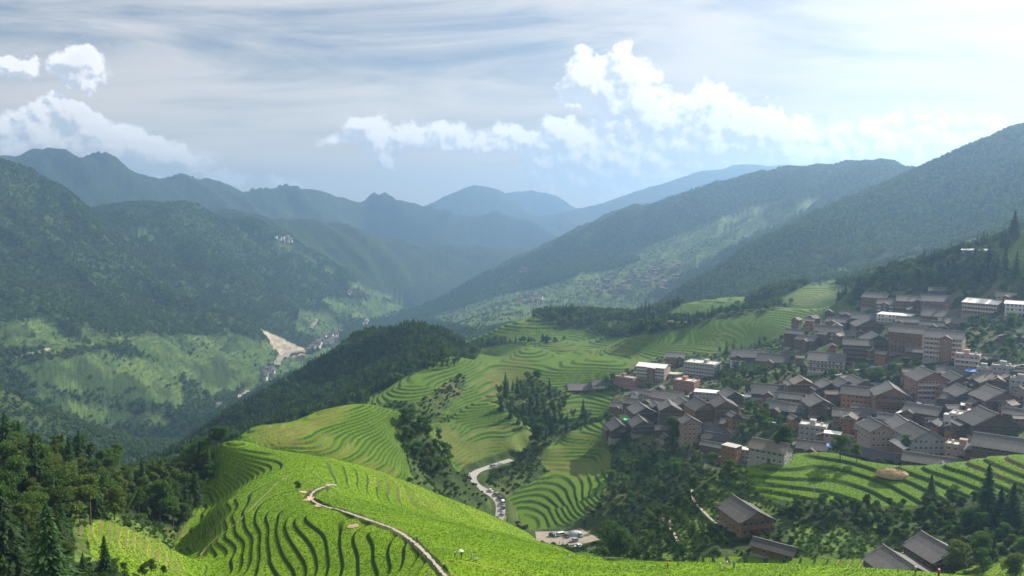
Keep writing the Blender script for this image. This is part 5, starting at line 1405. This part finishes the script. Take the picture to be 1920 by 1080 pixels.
grove([(1600,545),(1700,520),(1800,500),(1930,520),(1930,575),(1800,560),(1700,565)], 560, 760, 46, 5, [('broad_mid', .6, 5, 9), ('pale_mid', .25, 5, 8), ('conifer_mid', .15, 8, 12)], 'above the upper village', 'on the wooded spur above the upper village', 620, 'the spur over the upper village')
grove([(1490,955),(1560,950),(1700,950),(1830,945),(1930,950),(1930,1000),(1700,1000),(1500,985)], 255, 325, 50, 3.8, [('broad', .62, 4.5, 7.5), ('pale', .2, 3.5, 6), ('bamboo', .18, 5, 7)], 'below the rice hump', 'in the thicket between rice hump and dip', 640, 'the thicket below the rice hump')
grove([(1790,1010),(1930,1000),(1930,1075),(1800,1075)], 200, 290, 16, 4, [('broad', .5, 4, 7), ('bamboo', .3, 5, 7), ('pale', .2, 3, 5)], 'in the right corner', 'in the lower right corner thicket', 660, 'the lower right corner')
grove([(1120,1010),(1200,985),(1350,990),(1380,1040),(1200,1062),(1120,1062)], 200, 340, 20, 5.0, [('broad', .45, 4, 7), ('pale', .35, 3.5, 6), ('bamboo', .2, 5, 7)], 'in the dip by the car park', 'in the dark dip between car park and wooden house', 680, 'the dip by the car park')
grove([(780,675),(860,650),(870,680),(810,700)], 560, 800, 22, 5, [('bamboo_mid', .8, 7, 10), ('broad_mid', .2, 6, 9)], 'at the hill foot', 'at the foot of the wooded hill by the terraces', 700, 'the wooded hill foot')
# ------------------------------------------------------------------ roads, paths, cars, people, small things
def ribbon(name, pts, width, mat, thick=.35, lift=.10, smooth=5, kind='structure', ragged=0.0):
    """a strip laid over the land along world points"""
    P = [Vector(p) for p in pts]; Q = []
    for i in range(len(P) - 1):
        n = max(1, int((P[i+1].xy - P[i].xy).length / .8))
        for k in range(n): Q.append(P[i].lerp(P[i+1], k / n))
    Q.append(P[-1])
    xy = np.array([(q.x, q.y) for q in Q])
    ker = np.ones(2 * smooth + 1) / (2 * smooth + 1)
    def sm(a): return np.convolve(np.pad(a, smooth, mode='edge'), ker, 'valid')
    xy = np.stack([sm(xy[:, 0]), sm(xy[:, 1])], 1)
    d = np.gradient(xy, axis=0); d /= np.linalg.norm(d, axis=1, keepdims=True); nrm = np.stack([-d[:, 1], d[:, 0]], 1)
    zs = np.max([ground_z(xy[:, 0] + nrm[:, 0] * o, xy[:, 1] + nrm[:, 1] * o)[0] for o in np.linspace(-width/2, width/2, 5)], axis=0)
    z = sm(zs) + lift
    gr = random.Random(8); wl_ = [width/2 * (1 + ragged * gr.uniform(-1, .8)) for _ in range(len(xy))]; wr_ = [width/2 * (1 + ragged * gr.uniform(-1, .8)) for _ in range(len(xy))]
    mb = MB(); n = len(xy); L = [(*(xy[i] + nrm[i] * wl_[i]), z[i]) for i in range(n)]; Rr = [(*(xy[i] - nrm[i] * wr_[i]), z[i]) for i in range(n)]
    lo = [(p[0], p[1], p[2] - thick) for p in L]; ro = [(p[0], p[1], p[2] - thick) for p in Rr]
    F_ = [(i, n + i, n + i + 1, i + 1) for i in range(n - 1)] + [(2*n + i, i, i + 1, 2*n + i + 1) for i in range(n - 1)] + [(n + i, 3*n + i, 3*n + i + 1, n + i + 1) for i in range(n - 1)]
    mb.poly(L + Rr + lo + ro, F_)
    me = mb.mesh(name, mat); o = bpy.data.objects.new(name, me); col.objects.link(o); o['kind'] = kind
    return o, xy, z, d
M_ROAD = plain('pale_concrete_road', (.36, .34, .31), .9, .35, .3); M_PATH = plain('worn_stone_path', (.35, .31, .24), .95, .6, .9)
M_TRACK = plain('grassy_track', (.14, .15, .05), .95, .6, .9); M_DUST = plain('bare_earth', (.40, .29, .17), .95, .5, .5)
def wp(u, v, r):
    a, t = pix_tt(u, v); return Vector((r * sin(a), r * cos(a), ZC + t * r))
road, rxy, rz_, rd_ = ribbon('road', [wp(*q) for q in ROAD], 5.2, M_ROAD, 1.6, .12, 6)
M_LOT = plain('dusty_lot', (.27, .23, .18), .95, .5, .3)
lot = [hit(u, v, 350, 430) for u, v in ((1000, 1010), (1040, 1009), (1075, 1010), (1110, 1000))]
carpark, _, _, _ = ribbon('car_park', lot, 17, M_LOT, 2.5, .15, 6)
ribbon('ridge_path', [wp(*q) for q in PATH], .85, M_PATH, .5, .10, 3, ragged=.55)
ribbon('ridge_path', [hit(u, v, 200, 330) for u, v in ((606,912),(618,908),(634,912))], 1.2, M_PATH, .5, .16, 2)
ribbon('flank_path', [hit(u, v, 180, 340) for u, v in ((545,888),(520,905),(500,925),(480,945),(460,965),(440,985),(415,1003),(395,1020),(372,1045))], .5, M_TRACK, .5, .10, 4, ragged=.6)
ribbon('hill_path', [hit(u, v, 250, 330) for u, v in ((1232,938),(1229,950),(1234,962),(1245,974),(1262,988))], 1.2, M_PATH, .6, .2, 3, ragged=.4)
ribbon('hill_path', [hit(u, v, 200, 330) for u, v in ((1240,978),(1262,1000),(1278,1030),(1292,1062))], 1.0, M_PATH, .6, .2, 3)
ribbon('hill_path', [hit(u, v, 200, 330) for u, v in ((1290,915),(1300,940),(1320,962),(1345,985))], 1.0, M_PATH, .6, .2, 3)
ribbon('forest_path', [hit(u, v, 150, 330) for u, v in ((156,968),(152,980),(153,990),(148,1006))], .8, M_TRACK, .5, .12, 2, ragged=.5)
ribbon('river_road', [hit(u, v, 1400, 3600) for u, v in ((400,770),(420,762),(450,745),(468,735))], 14, M_ROAD, 4, 1.5, 6)
ribbon('river_road', [hit(u, v, 1400, 3600) for u, v in ((522,690),(519,682),(526,673),(540,666),(560,662),(572,660))], 16, M_PATH, 4, 2.5, 8)
ribbon('river_road', [hit(u, v, 1400, 4200) for u, v in ((684,610),(690,604),(688,600),(680,612))], 9, M_ROAD, 4, 2.0, 4)
ribbon('mountain_road', [hit(u, v, 1400, 2600) for u, v in ((28,672),(50,667),(70,663),(90,655))], 7, M_PATH, 4, 2.0, 4)
ribbon('mountain_road', [hit(u, v, 1600, 4200) for u, v in ((583,617),(590,607),(593,602))], 9, M_PATH, 4, 2.0, 4)
ribbon('village_lane', [hit(u, v, 380, 640) for u, v in ((1560,706),(1595,696),(1630,690),(1665,684),(1700,682),(1735,690))], 2.2, M_ROAD, 1.5, .25, 4)
ribbon('village_lane', [hit(u, v, 340, 560) for u, v in ((1425,790),(1470,796),(1520,800),(1570,812),(1610,822))], 2.2, M_ROAD, 1.5, .25, 4)
ribbon('village_lane', [hit(u, v, 420, 640) for u, v in ((1235,728),(1262,742),(1300,748),(1345,762),(1400,768))], 2.2, M_ROAD, 1.5, .25, 4)
ribbon('village_lane', [hit(u, v, 400, 600) for u, v in ((1790,720),(1840,700),(1885,690),(1925,684))], 2.2, M_ROAD, 1.5, .25, 4)
# bare earth beside the path
def earth_patch(u, v, rx, ry, seed, rmin=150, rmax=330):
    p = hit(u, v, rmin, rmax); g = random.Random(seed); mb = MB(); n = 18; ring = []
    for k in range(n):
        a = 2*pi*k/n; q = g.uniform(.7, 1.1); x, y = p.x + rx*q*cos(a), p.y + ry*q*sin(a); ring.append((x, y, float(ground_z(x, y)[0][0]) + .16))
    mb.poly(ring + [(p.x, p.y, p.z + .24)] + [(a, b, c - .8) for a, b, c in ring], [(k, (k+1) % n, n) for k in range(n)] + [((k+1) % n, k, n + 1 + k, n + 1 + (k+1) % n) for k in range(n)])
    o = bpy.data.objects.new('earth_patch', mb.mesh('earth_patch', M_DUST)); col.objects.link(o); o['kind'] = 'structure'
earth_patch(577, 935, 1.9, 3.2, 1); earth_patch(572, 922, 2.2, 2.0, 2); earth_patch(662, 987, 1.8, 1.6, 3); earth_patch(598, 949, 1.5, 1.6, 4)
# clearing on the terrace crest
# straw heap on the hump
p = hit(1673, 890, 290, 345)
st = MB(); g = random.Random(4); n = 26; rings = []
for j, (q, h) in enumerate(((1.0, -.6), (1.0, .25), (.93, .9), (.78, 1.45), (.5, 1.85), (.2, 2.05))):
    rings.append([(5.8*q*cos(2*pi*k/n)*(1 + .06*sin(k*2.3 + j)), 4.2*q*sin(2*pi*k/n)*(1 + .07*cos(k*1.7 + j*2)), h + g.uniform(-.12, .12)) for k in range(n)])
st.poly([q for r_ in rings for q in r_], [(j*n + k, j*n + (k+1) % n, (j+1)*n + (k+1) % n, (j+1)*n + k) for j in range(5) for k in range(n)] + [tuple(range(5*n, 6*n))])
heap = empty('straw_heap', p, -.3); tag(heap, 'low heap of yellow straw and dry grass on the bright rice hump', 'straw heap')
put('straw_mound', st.mesh('straw_mound', M_DUST, smooth=True), heap)
gg = np.random.default_rng(3); n = 900; a = gg.uniform(0, 6.28, n); q = np.sqrt(gg.random(n)); P_ = np.stack([5.7*q*np.cos(a), 4.1*q*np.sin(a), 2.0*np.sqrt(np.maximum(1 - q**2.4, 0)) + .05], 1)
ax = unit(np.stack([np.cos(a), np.sin(a), gg.uniform(.2, 1.4, n)], 1)) * .42; bx = unit(np.cross(ax, gg.normal(size=(n, 3)))) * .10
put('dry_grass', quads_mesh('dry_grass', P_, ax, bx, gg.random(n), M_DRY), heap)['kind'] = 'stuff'
# cars -----------------------------------------------------------------
PAINT = {'white': plain('white_car_paint', (.72, .72, .72), .3, .06), 'silver': plain('silver_car_paint', (.42, .43, .44), .3, .08, metal=.5), 'dark': plain('dark_car_paint', (.05, .055, .07), .3, .1), 'grey': plain('grey_car_paint', (.20, .21, .22), .3, .1)}
M_TYRE = plain('tyre_rubber', (.025, .025, .025), .9, .2); M_RIM = plain('wheel_rim', (.5, .5, .5), .4, .1, metal=.7)
def mk_light(nm, c):
    m, t, bs = mat_new(nm); bs.inputs['Base Color'].default_value = (*c, 1); bs.inputs['Roughness'].default_value = .2; return m
M_HEAD = mk_light('headlight_glass', (.8, .8, .78)); M_TAIL = mk_light('tail_light_glass', (.4, .02, .02))
def profile_solid(prof, w_lo, w_hi, zsplit):
    """side outline (y, z) swept across the car, narrowing above the waist"""
    mb = MB(); n = len(prof); L, Rr = [], []
    for y, z in prof:
        w = w_lo if z <= zsplit else w_hi
        L.append((-w, y, z)); Rr.append((w, y, z))
    mb.poly(L + Rr, [(i, (i+1) % n, n + (i+1) % n, n + i) for i in range(n)] + [tuple(range(n))[::-1], tuple(range(n, 2*n))])
    return mb
CARS = {
 'car': dict(body=[(-2.15,.32),(-2.2,.62),(-2.05,.80),(-1.15,.92),(1.35,.95),(2.1,.88),(2.15,.35)], cab=[(-1.15,.90),(-.45,1.42),(.75,1.44),(1.45,.93)], roof=[(-.50,1.405),(-.42,1.46),(.70,1.48),(.80,1.42)], w=.86, wc=.74),
 'van': dict(body=[(-2.3,.34),(-2.35,.85),(-2.0,1.05),(2.25,1.08),(2.3,.36)], cab=[(-2.0,1.03),(-1.35,1.72),(2.1,1.76),(2.24,1.06)], roof=[(-1.40,1.70),(-1.3,1.84),(2.05,1.88),(2.14,1.74)], w=.88, wc=.80),
 'suv': dict(body=[(-2.2,.40),(-2.25,.85),(-2.05,1.0),(-1.0,1.06),(2.2,1.10),(2.25,.42)], cab=[(-1.0,1.04),(-.45,1.62),(1.75,1.64),(2.15,1.08)], roof=[(-.50,1.60),(-.40,1.70),(1.70,1.73),(1.80,1.62)], w=.92, wc=.80)}
WHEEL = (MB().lathe([(.32, -.1), (.34, -.04), (.34, .04), (.32, .1)], 12).mesh('tyre', M_TYRE), MB().lathe([(.20, -.108), (.20, .108)], 10).mesh('rim', M_RIM))
CMESH = {}
for k_, q in CARS.items():
    w = q['w']; yb = q['body'][0][0]
    CMESH[k_] = dict(body=profile_solid(q['body'], w, w - .06, .5), cab=profile_solid(q['cab'], q['wc'] + .06, q['wc'], 1.2).mesh('side_windows', M_GLASS), roof=profile_solid(q['roof'], q['wc'] + .03, q['wc'] - .05, 1.45 if k_ == 'car' else 1.75),
                     hl=MB().box(-.2, .2, -.03, .04, -.08, .08).mesh('headlight', M_HEAD), tl=MB().box(-.14, .14, -.04, .03, -.1, .1).mesh('tail_light', M_TAIL))
def car(p, heading, kind, paint, label, group='cars parked by the road'):
    o = empty('parked_' + ('van' if kind == 'van' else 'car'), p, heading); tag(o, label, 'van' if kind == 'van' else 'car', group)
    q = CARS[kind]; cm = CMESH[kind]
    put('body', cm['body'].mesh('body', PAINT[paint]), o); put('side_windows', cm['cab'], o); put('roof', cm['roof'].mesh('roof', PAINT[paint]), o)
    for sx in (-1, 1):
        for y in (-1.35, 1.35):
            wh = put('wheel', WHEEL[0], o, (sx * (q['w'] - .07), y, .34)); wh.rotation_euler = (0, pi/2, 0); put('rim', WHEEL[1], wh)
        put('headlight', cm['hl'], o, (sx * .6, q['body'][1][0] + .03, q['body'][1][1])); put('tail_light', cm['tl'], o, (sx * .66, q['body'][-1][0] + .005, q['body'][-1][1] + .35))
def on_road(frac, side):
    i = int(frac * (len(rxy) - 1)); dd = rd_[i]; n = np.array([-dd[1], dd[0]])
    q = rxy[i] + n * side; return Vector((q[0], q[1], rz_[i] + .01)), atan2(-dd[0], dd[1])
for fr, sd_, kd, pt, lb in ((.455,-1.7,'car','white','white car first of the pair at the road bend'), (.40,-1.7,'car','white','white car behind it at the outer road bend'), (.175,1.6,'suv','silver','silver car on the straight above the bend'), (.115,1.6,'car','white','white car farthest up the road'),
                        (.665,1.7,'car','white','white car leading the row on the lower road'), (.715,1.7,'suv','grey','grey car second in the row on the lower road'), (.765,1.7,'suv','dark','dark car third in the row on the lower road'), (.81,1.7,'van','white','white van in the middle of the row on the lower road'),
                        (.855,1.7,'suv','grey','grey car after the white van'), (.90,1.7,'car','white','white car near the stone wall end of the row'), (.95,-1.4,'car','dark','dark car last before the road drops from sight')):
    p, h = on_road(fr, sd_); car(p, h, kd, pt, lb)
def on_lot(u, v):
    p = hit(u, v, 350, 430); best = max((float(ground_z(p.x + dx, p.y + dy)[0][0]) for dx in (-1.5, 0, 1.5) for dy in (-1.5, 0, 1.5)))
    return Vector((p.x, p.y, best + .1))
lotz = float(np.mean([v.co.z for v in list(carpark.data.vertices)[:20]]))
for u, v, h, kd, pt, lb in ((1037,1006,.9,'suv','dark','dark blue car at the back of the car park'), (1050,1005,-1.2,'van','white','white van beside the dark blue car'), (1076,1016,-1.3,'suv','silver','silver car alone in the middle of the car park'), (1088,1006,.3,'car','grey','grey car beside the covered pile'), (1084,1029,-.9,'car','white','pale car at the near rim of the car park'), (1063,1007,.2,'car','dark','dark car between van and covered pile')):
    car(on_lot(u, v), h, kd, pt, lb, 'cars in the car park')
p = on_lot(1079, 1003); tp = MB(); n = 14
tp.poly([(3.6*q*cos(2*pi*k/n), 2.4*q*sin(2*pi*k/n), h + .12*sin(k*2.1)) for q, h in ((1, -.3), (.95, .8), (.7, 1.6), (.25, 1.95)) for k in range(n)], [(j*n + k, j*n + (k+1) % n, (j+1)*n + (k+1) % n, (j+1)*n + k) for j in range(3) for k in range(n)] + [tuple(range(3*n, 4*n))])
M_TARP = plain('grey_tarpaulin', (.42, .43, .44), .6, .3); M_BLUE = plain('blue_tarpaulin', (.03, .16, .62), .5, .2); M_GREEN = plain('green_tarpaulin', (.03, .50, .16), .5, .2); M_WHITE = plain('white_cloth', (.75, .75, .74), .8, .1)
o = put('covered_pile', tp.mesh('covered_pile', M_TARP, smooth=True), None, p); tag(o, 'large pile under a grey sheet at the back of the car park', 'covered pile')
# retaining wall under the row of cars: coursed stone blocks
p0 = wp(958, 948, 436); p1 = wp(950, 974, 408); wl = empty('retaining_wall', p0, 0); tag(wl, 'brown stone retaining wall below the row of cars', 'retaining wall')
bl = MB().box(-.68, .68, -.35, .35, -.24, .24).mesh('stone', plain('brown_stone', (.22, .16, .11), .95, .6))
L_ = (p1 - p0).xy.length; an = atan2((p1 - p0).y, (p1 - p0).x); zr = float(np.mean(rz_[-25:]))
for j in range(6):
    for i in range(int(L_ / 1.42)):
        d = (i + .5 + .5 * (j % 2)) * 1.42; put('stone', bl, wl, ((p1 - p0).x * d / L_ - 1.2, (p1 - p0).y * d / L_, zr - p0.z - .5 - j * .5), an + random.uniform(-.03, .03))
# tarpaulins and laundry in the village
def sheet(name, u, v, w, d, mat, label, cat, rz=0.0, rmin=300, rmax=700, lift=3.2):
    p = hit(u, v, rmin, rmax); o = empty(name, (p.x, p.y, p.z), rz - atan2(p.x, p.y)); tag(o, label, cat)
    mb = MB(); n = 6
    for i in range(n):
        x0, x1 = -w/2 + w*i/n, -w/2 + w*(i+1)/n; s0, s1 = -.25*sin(pi*i/n), -.25*sin(pi*(i+1)/n)
        mb.slab((x0, -d/2, lift + s0), (x1, -d/2, lift + s1), (x1, d/2, lift + .7 + s1), (x0, d/2, lift + .7 + s0), .04)
    put('canvas', mb.mesh('canvas', mat), o)
    for x in (-w/2 + .1, w/2 - .1):
        for y, z in ((-d/2 + .1, lift), (d/2 - .1, lift + .65)): put('pole', MB().bar((0, 0, -2), (0, 0, z - .02), .06).mesh('pole', M_FRAME), o, (x, y, 0))
sheet('tarpaulin', 1823, 706, 6.5, 4, M_BLUE, 'bright blue tarpaulin between concrete houses on the right', 'tarpaulin')
sheet('tarpaulin', 1175, 797, 3.8, 3, M_GREEN, 'bright green tarpaulin at the western front of the village', 'tarpaulin', lift=3.6)
sheet('awning', 1734, 768, 8, 3, M_WHITE, 'long white awning in the eastern middle of the village', 'awning')
sheet('awning', 1815, 772, 6.5, 3, M_WHITE, 'white awning above the white block', 'awning')
sheet('awning', 1815, 818, 15, 4, M_WHITE, 'wide pale roof sheet right of the grey gabled house', 'awning', .35)
sheet('awning', 1395, 752, 9, 3.5, M_WHITE, 'jagged white awning right of the bright flat roof', 'awning')
sheet('awning', 1560, 845, 5, 2.5, M_BLUE, 'blue stall cover under the small pale lean roof', 'awning', lift=2.4)
# poles and wires
M_POLE = plain('weathered_pole', (.42, .40, .36), .9, .3); M_WIRE = plain('wire', (.12, .12, .12), .6, .1)
POLES = []
def pole(u, v, top, label, rmin, rmax):
    p = hit(u, v, rmin, rmax); h = (v - top) * math.hypot(p.x, p.y) / F
    o = empty('utility_pole', p, -atan2(p.x, p.y) + .3); tag(o, label, 'utility pole')
    put('mast', MB().lathe([(.17, -.4), (.10, h)], 8).mesh('mast', M_POLE), o)
    put('crossarm', MB().box(-1.0, 1.0, -.06, .06, h - .55, h - .41).mesh('crossarm', M_POLE), o)
    for x in (-.85, 0, .85): put('insulator', MB().lathe([(.05, 0), (.07, .1), (.03, .2)], 6).mesh('insulator', M_RAILW), o, (x, 0, h - .405))
    POLES.append(p + Vector((0, 0, h - .2))); return o
pole(1526, 946, 913, 'pale utility pole with cross arm in front of the rice hump', 250, 330)
pole(1431, 862, 822, 'pale utility pole at the left shoulder of the rice hump', 300, 400)
pole(1676, 1056, 1020, 'utility pole behind the front rice edge near the lower right roofs', 160, 240)
vp = []
for u, v in ((1245,742),(1305,770),(1395,770),(1470,742),(1535,722),(1600,705),(1690,735),(1735,815),(1640,812),(1575,800),(1810,745),(1845,800)):
    vp.append(pole(u, v, v - 8.2 * F / math.hypot(*hit(u, v, 330, 620).xy), 'slim grey utility pole among the village roofs', 330, 620)); vp[-1]['group'] = 'utility poles in the village'
tell_apart(vp, 'slim grey utility pole', 'among the village roofs')
def wire(a, b, sag, label):
    mb = MB(); n = 14; prev = None
    for i in range(n + 1):
        q = a.lerp(b, i / n); q = Vector((q.x, q.y, q.z - sag * 4 * (i/n) * (1 - i/n)))
        if prev is not None: mb.bar(prev, q, .022, n=3)
        prev = q
    o = put('overhead_wire', mb.mesh('overhead_wire', M_WIRE)); tag(o, label, 'wire', 'overhead wires')
for k, dx in enumerate((-.8, 0, .8)):
    w_ = ('left', 'middle', 'right')[k]
    wire(POLES[1] + Vector((dx, 0, 0)), POLES[0] + Vector((dx, 0, 0)), 1.2, w_ + ' thin wire of three from the hump shoulder to the middle pole')
    wire(POLES[0] + Vector((dx, 0, 0)), POLES[2] + Vector((dx, 0, 0)), 2.0, w_ + ' thin wire of three from the middle pole to the lower right roofs')
VP = POLES[3:]
for a_, b_ in ((0,1),(1,2),(3,4),(4,5),(6,10),(8,7),(7,11),(9,8)):
    wire(VP[a_], VP[b_], 1.0, 'thin dark wire sagging between village poles')
# people --------------------------------------------------------------
SKINC = plain('skin', (.45, .28, .19), .6, .1); HAIRC = plain('dark_hair', (.02, .016, .012), .6, .1)
CL = {k: plain(k + '_cloth', c, .85, .25, 4) for k, c in (('black', (.02, .02, .025)), ('white', (.75, .74, .72)), ('yellow', (.75, .50, .03)), ('red', (.55, .04, .03)), ('blue', (.03, .12, .50)), ('grey', (.28, .30, .33)), ('navy', (.03, .04, .09)), ('beige', (.50, .43, .33)), ('pattern', (.50, .50, .52)))}
def body_mesh(pose, seed):
    J = {'hip': (0, 0, .93), 'waist': (0, -.01, 1.08), 'chest': (0, -.02, 1.30), 'neck': (0, 0, 1.47), 'head': (0, -.015, 1.55), 'crown': (0, -.01, 1.68)}
    RD = {'hip': (.145, .105), 'waist': (.125, .09), 'chest': (.15, .105), 'neck': (.052, .055), 'head': (.078, .092), 'crown': (.06, .07)}
    E = [('hip', 'waist'), ('waist', 'chest'), ('chest', 'neck'), ('neck', 'head'), ('head', 'crown')]
    st = .16 if pose == 'walk' else .03
    for sgn, s in ((1, 'l'), (-1, 'r')):
        f = st * sgn
        J['th' + s] = (.09 * sgn, 0, .86); J['kn' + s] = (.10 * sgn, -.02 - f * .5 - (.02), .48); J['an' + s] = (.10 * sgn, -f + .03, .08); J['to' + s] = (.105 * sgn, -f - .13, .035)
        J['sh' + s] = (.185 * sgn, 0, 1.38); J['el' + s] = (.235 * sgn, .02 + f * .5, 1.12); J['wr' + s] = (.23 * sgn, -.06 + f, .90); J['ha' + s] = (.225 * sgn, -.08 + f, .80)
        if pose == 'hold' and s == 'r': J['elr'] = (-.24, -.12, 1.17); J['wrr'] = (-.17, -.25, 1.32); J['har'] = (-.165, -.26, 1.40)
        for k, r_ in (('th', (.09, .09)), ('kn', (.06, .06)), ('an', (.042, .045)), ('to', (.04, .028)), ('sh', (.062, .062)), ('el', (.045, .045)), ('wr', (.03, .03)), ('ha', (.036, .022))): RD[k + s] = r_
        E += [('hip', 'th' + s), ('th' + s, 'kn' + s), ('kn' + s, 'an' + s), ('an' + s, 'to' + s), ('chest', 'sh' + s), ('sh' + s, 'el' + s), ('el' + s, 'wr' + s), ('wr' + s, 'ha' + s)]
    if pose == 'crouch':
        for k, (x, y, z) in list(J.items()):
            if k[:2] in ('kn',): J[k] = (x * 1.4, -.32, .46)
            elif k[:2] in ('th', ) or k == 'hip': J[k] = (x, .08, z - .56)
            elif k[:2] in ('an', 'to'): J[k] = (x, y, z)
            elif k[:2] in ('wr', 'ha'): J[k] = (x * .5, -.42, z - .42)
            else: J[k] = (x, y - (z - .93) * .35 + .04, z - .56)
    names = list(J); me = bpy.data.meshes.new('person_skin_frame'); me.from_pydata([J[k] for k in names], [(names.index(a), names.index(b)) for a, b in E], [])
    o = bpy.data.objects.new('person_frame', me); col.objects.link(o)
    sk = o.modifiers.new('skin', 'SKIN'); sk.use_smooth_shade = True
    for i, k in enumerate(names): me.skin_vertices[0].data[i].radius = RD[k]
    me.skin_vertices[0].data[0].use_root = True
    o.modifiers.new('sub', 'SUBSURF').levels = 1
    dg = bpy.context.evaluated_depsgraph_get(); dg.update(); out = bpy.data.meshes.new_from_object(o.evaluated_get(dg)); bpy.data.objects.remove(o)
    out.name = 'person_body'; out.materials.clear(); out.materials.append(SKINC)
    return out
def shell(me, test, grow, name, mat):
    bm = bmesh.new(); bm.from_mesh(me); bm.normal_update()
    for v in bm.verts: v.co = v.co + v.normal * grow
    bmesh.ops.delete(bm, geom=[f for f in bm.faces if not test(f.calc_center_median())], context='FACES')
    o = bpy.data.meshes.new(name); bm.to_mesh(o); bm.free(); o.materials.clear(); o.materials.append(mat); return o
BODY = {k: body_mesh(k, 1) for k in ('stand', 'walk', 'hold', 'crouch')}
HAT = MB().lathe([(.20, 0), (.205, .02), (.115, .05), (.10, .13), (.04, .155)], 12)
def person(u, v, pose, top, legs, turn, label, rmin, rmax, hair=True, hat=None, umbrella=None, h=1.0, pack=None):
    p = hit(u, v, rmin, rmax); p.z = float(ground_z(p.x, p.y)[0][0]) + .02
    o = empty('person', p, turn - atan2(p.x, p.y)); o.scale = (h, h, h); tag(o, label, 'person')
    b = BODY[pose]; dz = .56 if pose == 'crouch' else 0.0
    put('body', b, o)
    put('shirt', shell(b, lambda c: .95 - dz < c.z < 1.455 - dz and not (abs(c.x) > .21 and c.z < 1.18 - dz and pose != 'crouch'), .016, 'shirt', CL[top]), o)
    put('trousers', shell(b, lambda c: .10 < c.z <= .98 - dz and abs(c.x) < .205, .013, 'trousers', CL[legs]), o)
    put('shoes', shell(b, lambda c: c.z <= .10, .012, 'shoes', CL['black']), o)
    hx = BODY[pose]; top_z = max(q.co.z for q in hx.vertices); hy = sum(q.co.y for q in hx.vertices if q.co.z > top_z - .1) / max(1, sum(1 for q in hx.vertices if q.co.z > top_z - .1))
    if hair: put('hair', shell(b, lambda c: c.z > top_z - .16 and (c.y > hy - .015 or c.z > top_z - .06), .016, 'hair', HAIRC), o)
    if hat: tag(put('sun_hat', HAT.mesh('sun_hat', CL[hat]), None, (p.x + h * (-sin(o.rotation_euler.z)) * hy, p.y + h * cos(o.rotation_euler.z) * hy, p.z + h * (top_z - .09))), hat + ' sun hat worn by the ' + ' '.join(label.split()[:8]), 'hat')
    if pack: tag(put('backpack', MB().box(-.16, .16, .14, .34, 1.02, 1.44).mesh('backpack', CL[pack]), None, p, o.rotation_euler.z), pack + ' backpack worn by the ' + ' '.join(label.split()[:8]), 'backpack')
    if umbrella:
        q = Vector((-.165, -.26, 0)); m = Matrix.Rotation(o.rotation_euler.z, 3, 'Z') @ q
        w = empty('umbrella', (p.x + m.x * h, p.y + m.y * h, p.z + 1.40 * h)); tag(w, umbrella + ' umbrella held up by a walker on the ridge path', 'umbrella')
        put('canopy', MB().lathe([(.62, .50), (.50, .62), (.28, .72), (.03, .77)], 8).mesh('canopy', CL['white']), w); put('shaft', MB().bar((0, 0, -.22), (0, 0, .74), .012).mesh('shaft', CL['grey']), w)
person(782, 1019, 'walk', 'navy', 'black', .5, 'person in dark clothes walking up the stone path', 150, 260)
person(853, 1044, 'stand', 'white', 'black', 2.6, 'small person in white top left of the umbrella', 150, 260, h=.95)
person(865, 1047, 'hold', 'black', 'navy', .4, 'person in black under a white umbrella', 150, 260, umbrella='white')
person(884, 1049, 'stand', 'pattern', 'grey', -.6, 'person in patterned shirt right of the umbrella', 150, 260)
person(894, 1051, 'crouch', 'white', 'beige', -1.2, 'person in white crouching in the rice', 150, 260)
person(1067, 1052, 'stand', 'white', 'white', .2, 'person in white standing alone on the bright slope', 170, 300)
person(1252, 1066, 'stand', 'yellow', 'black', 2.8, 'person in yellow top with red hat at the front rice edge', 150, 260, hat='red')
person(1350, 1066, 'stand', 'white', 'grey', .9, 'person in white left of three at the front rice edge', 150, 260)
person(1363, 1066, 'stand', 'beige', 'white', -.4, 'person in beige with white hat at the front rice edge', 150, 260, hat='white')
person(1376, 1066, 'stand', 'blue', 'black', 2.9, 'person in blue right of three at the front rice edge', 150, 260, pack='blue')
person(1716, 1078, 'stand', 'grey', 'black', .5, 'person in grey with white hat before the lower right roofs', 130, 240, hat='white')
person(1760, 1083, 'stand', 'red', 'black', -.5, 'person in red top with white hat before the lower right roofs', 130, 240, hat='white')
person(1049, 1021, 'walk', 'black', 'black', 1.4, 'person in black crossing the car park', 350, 430)
person(1056, 1022, 'stand', 'white', 'grey', -.6, 'person in white in the car park', 350, 430)
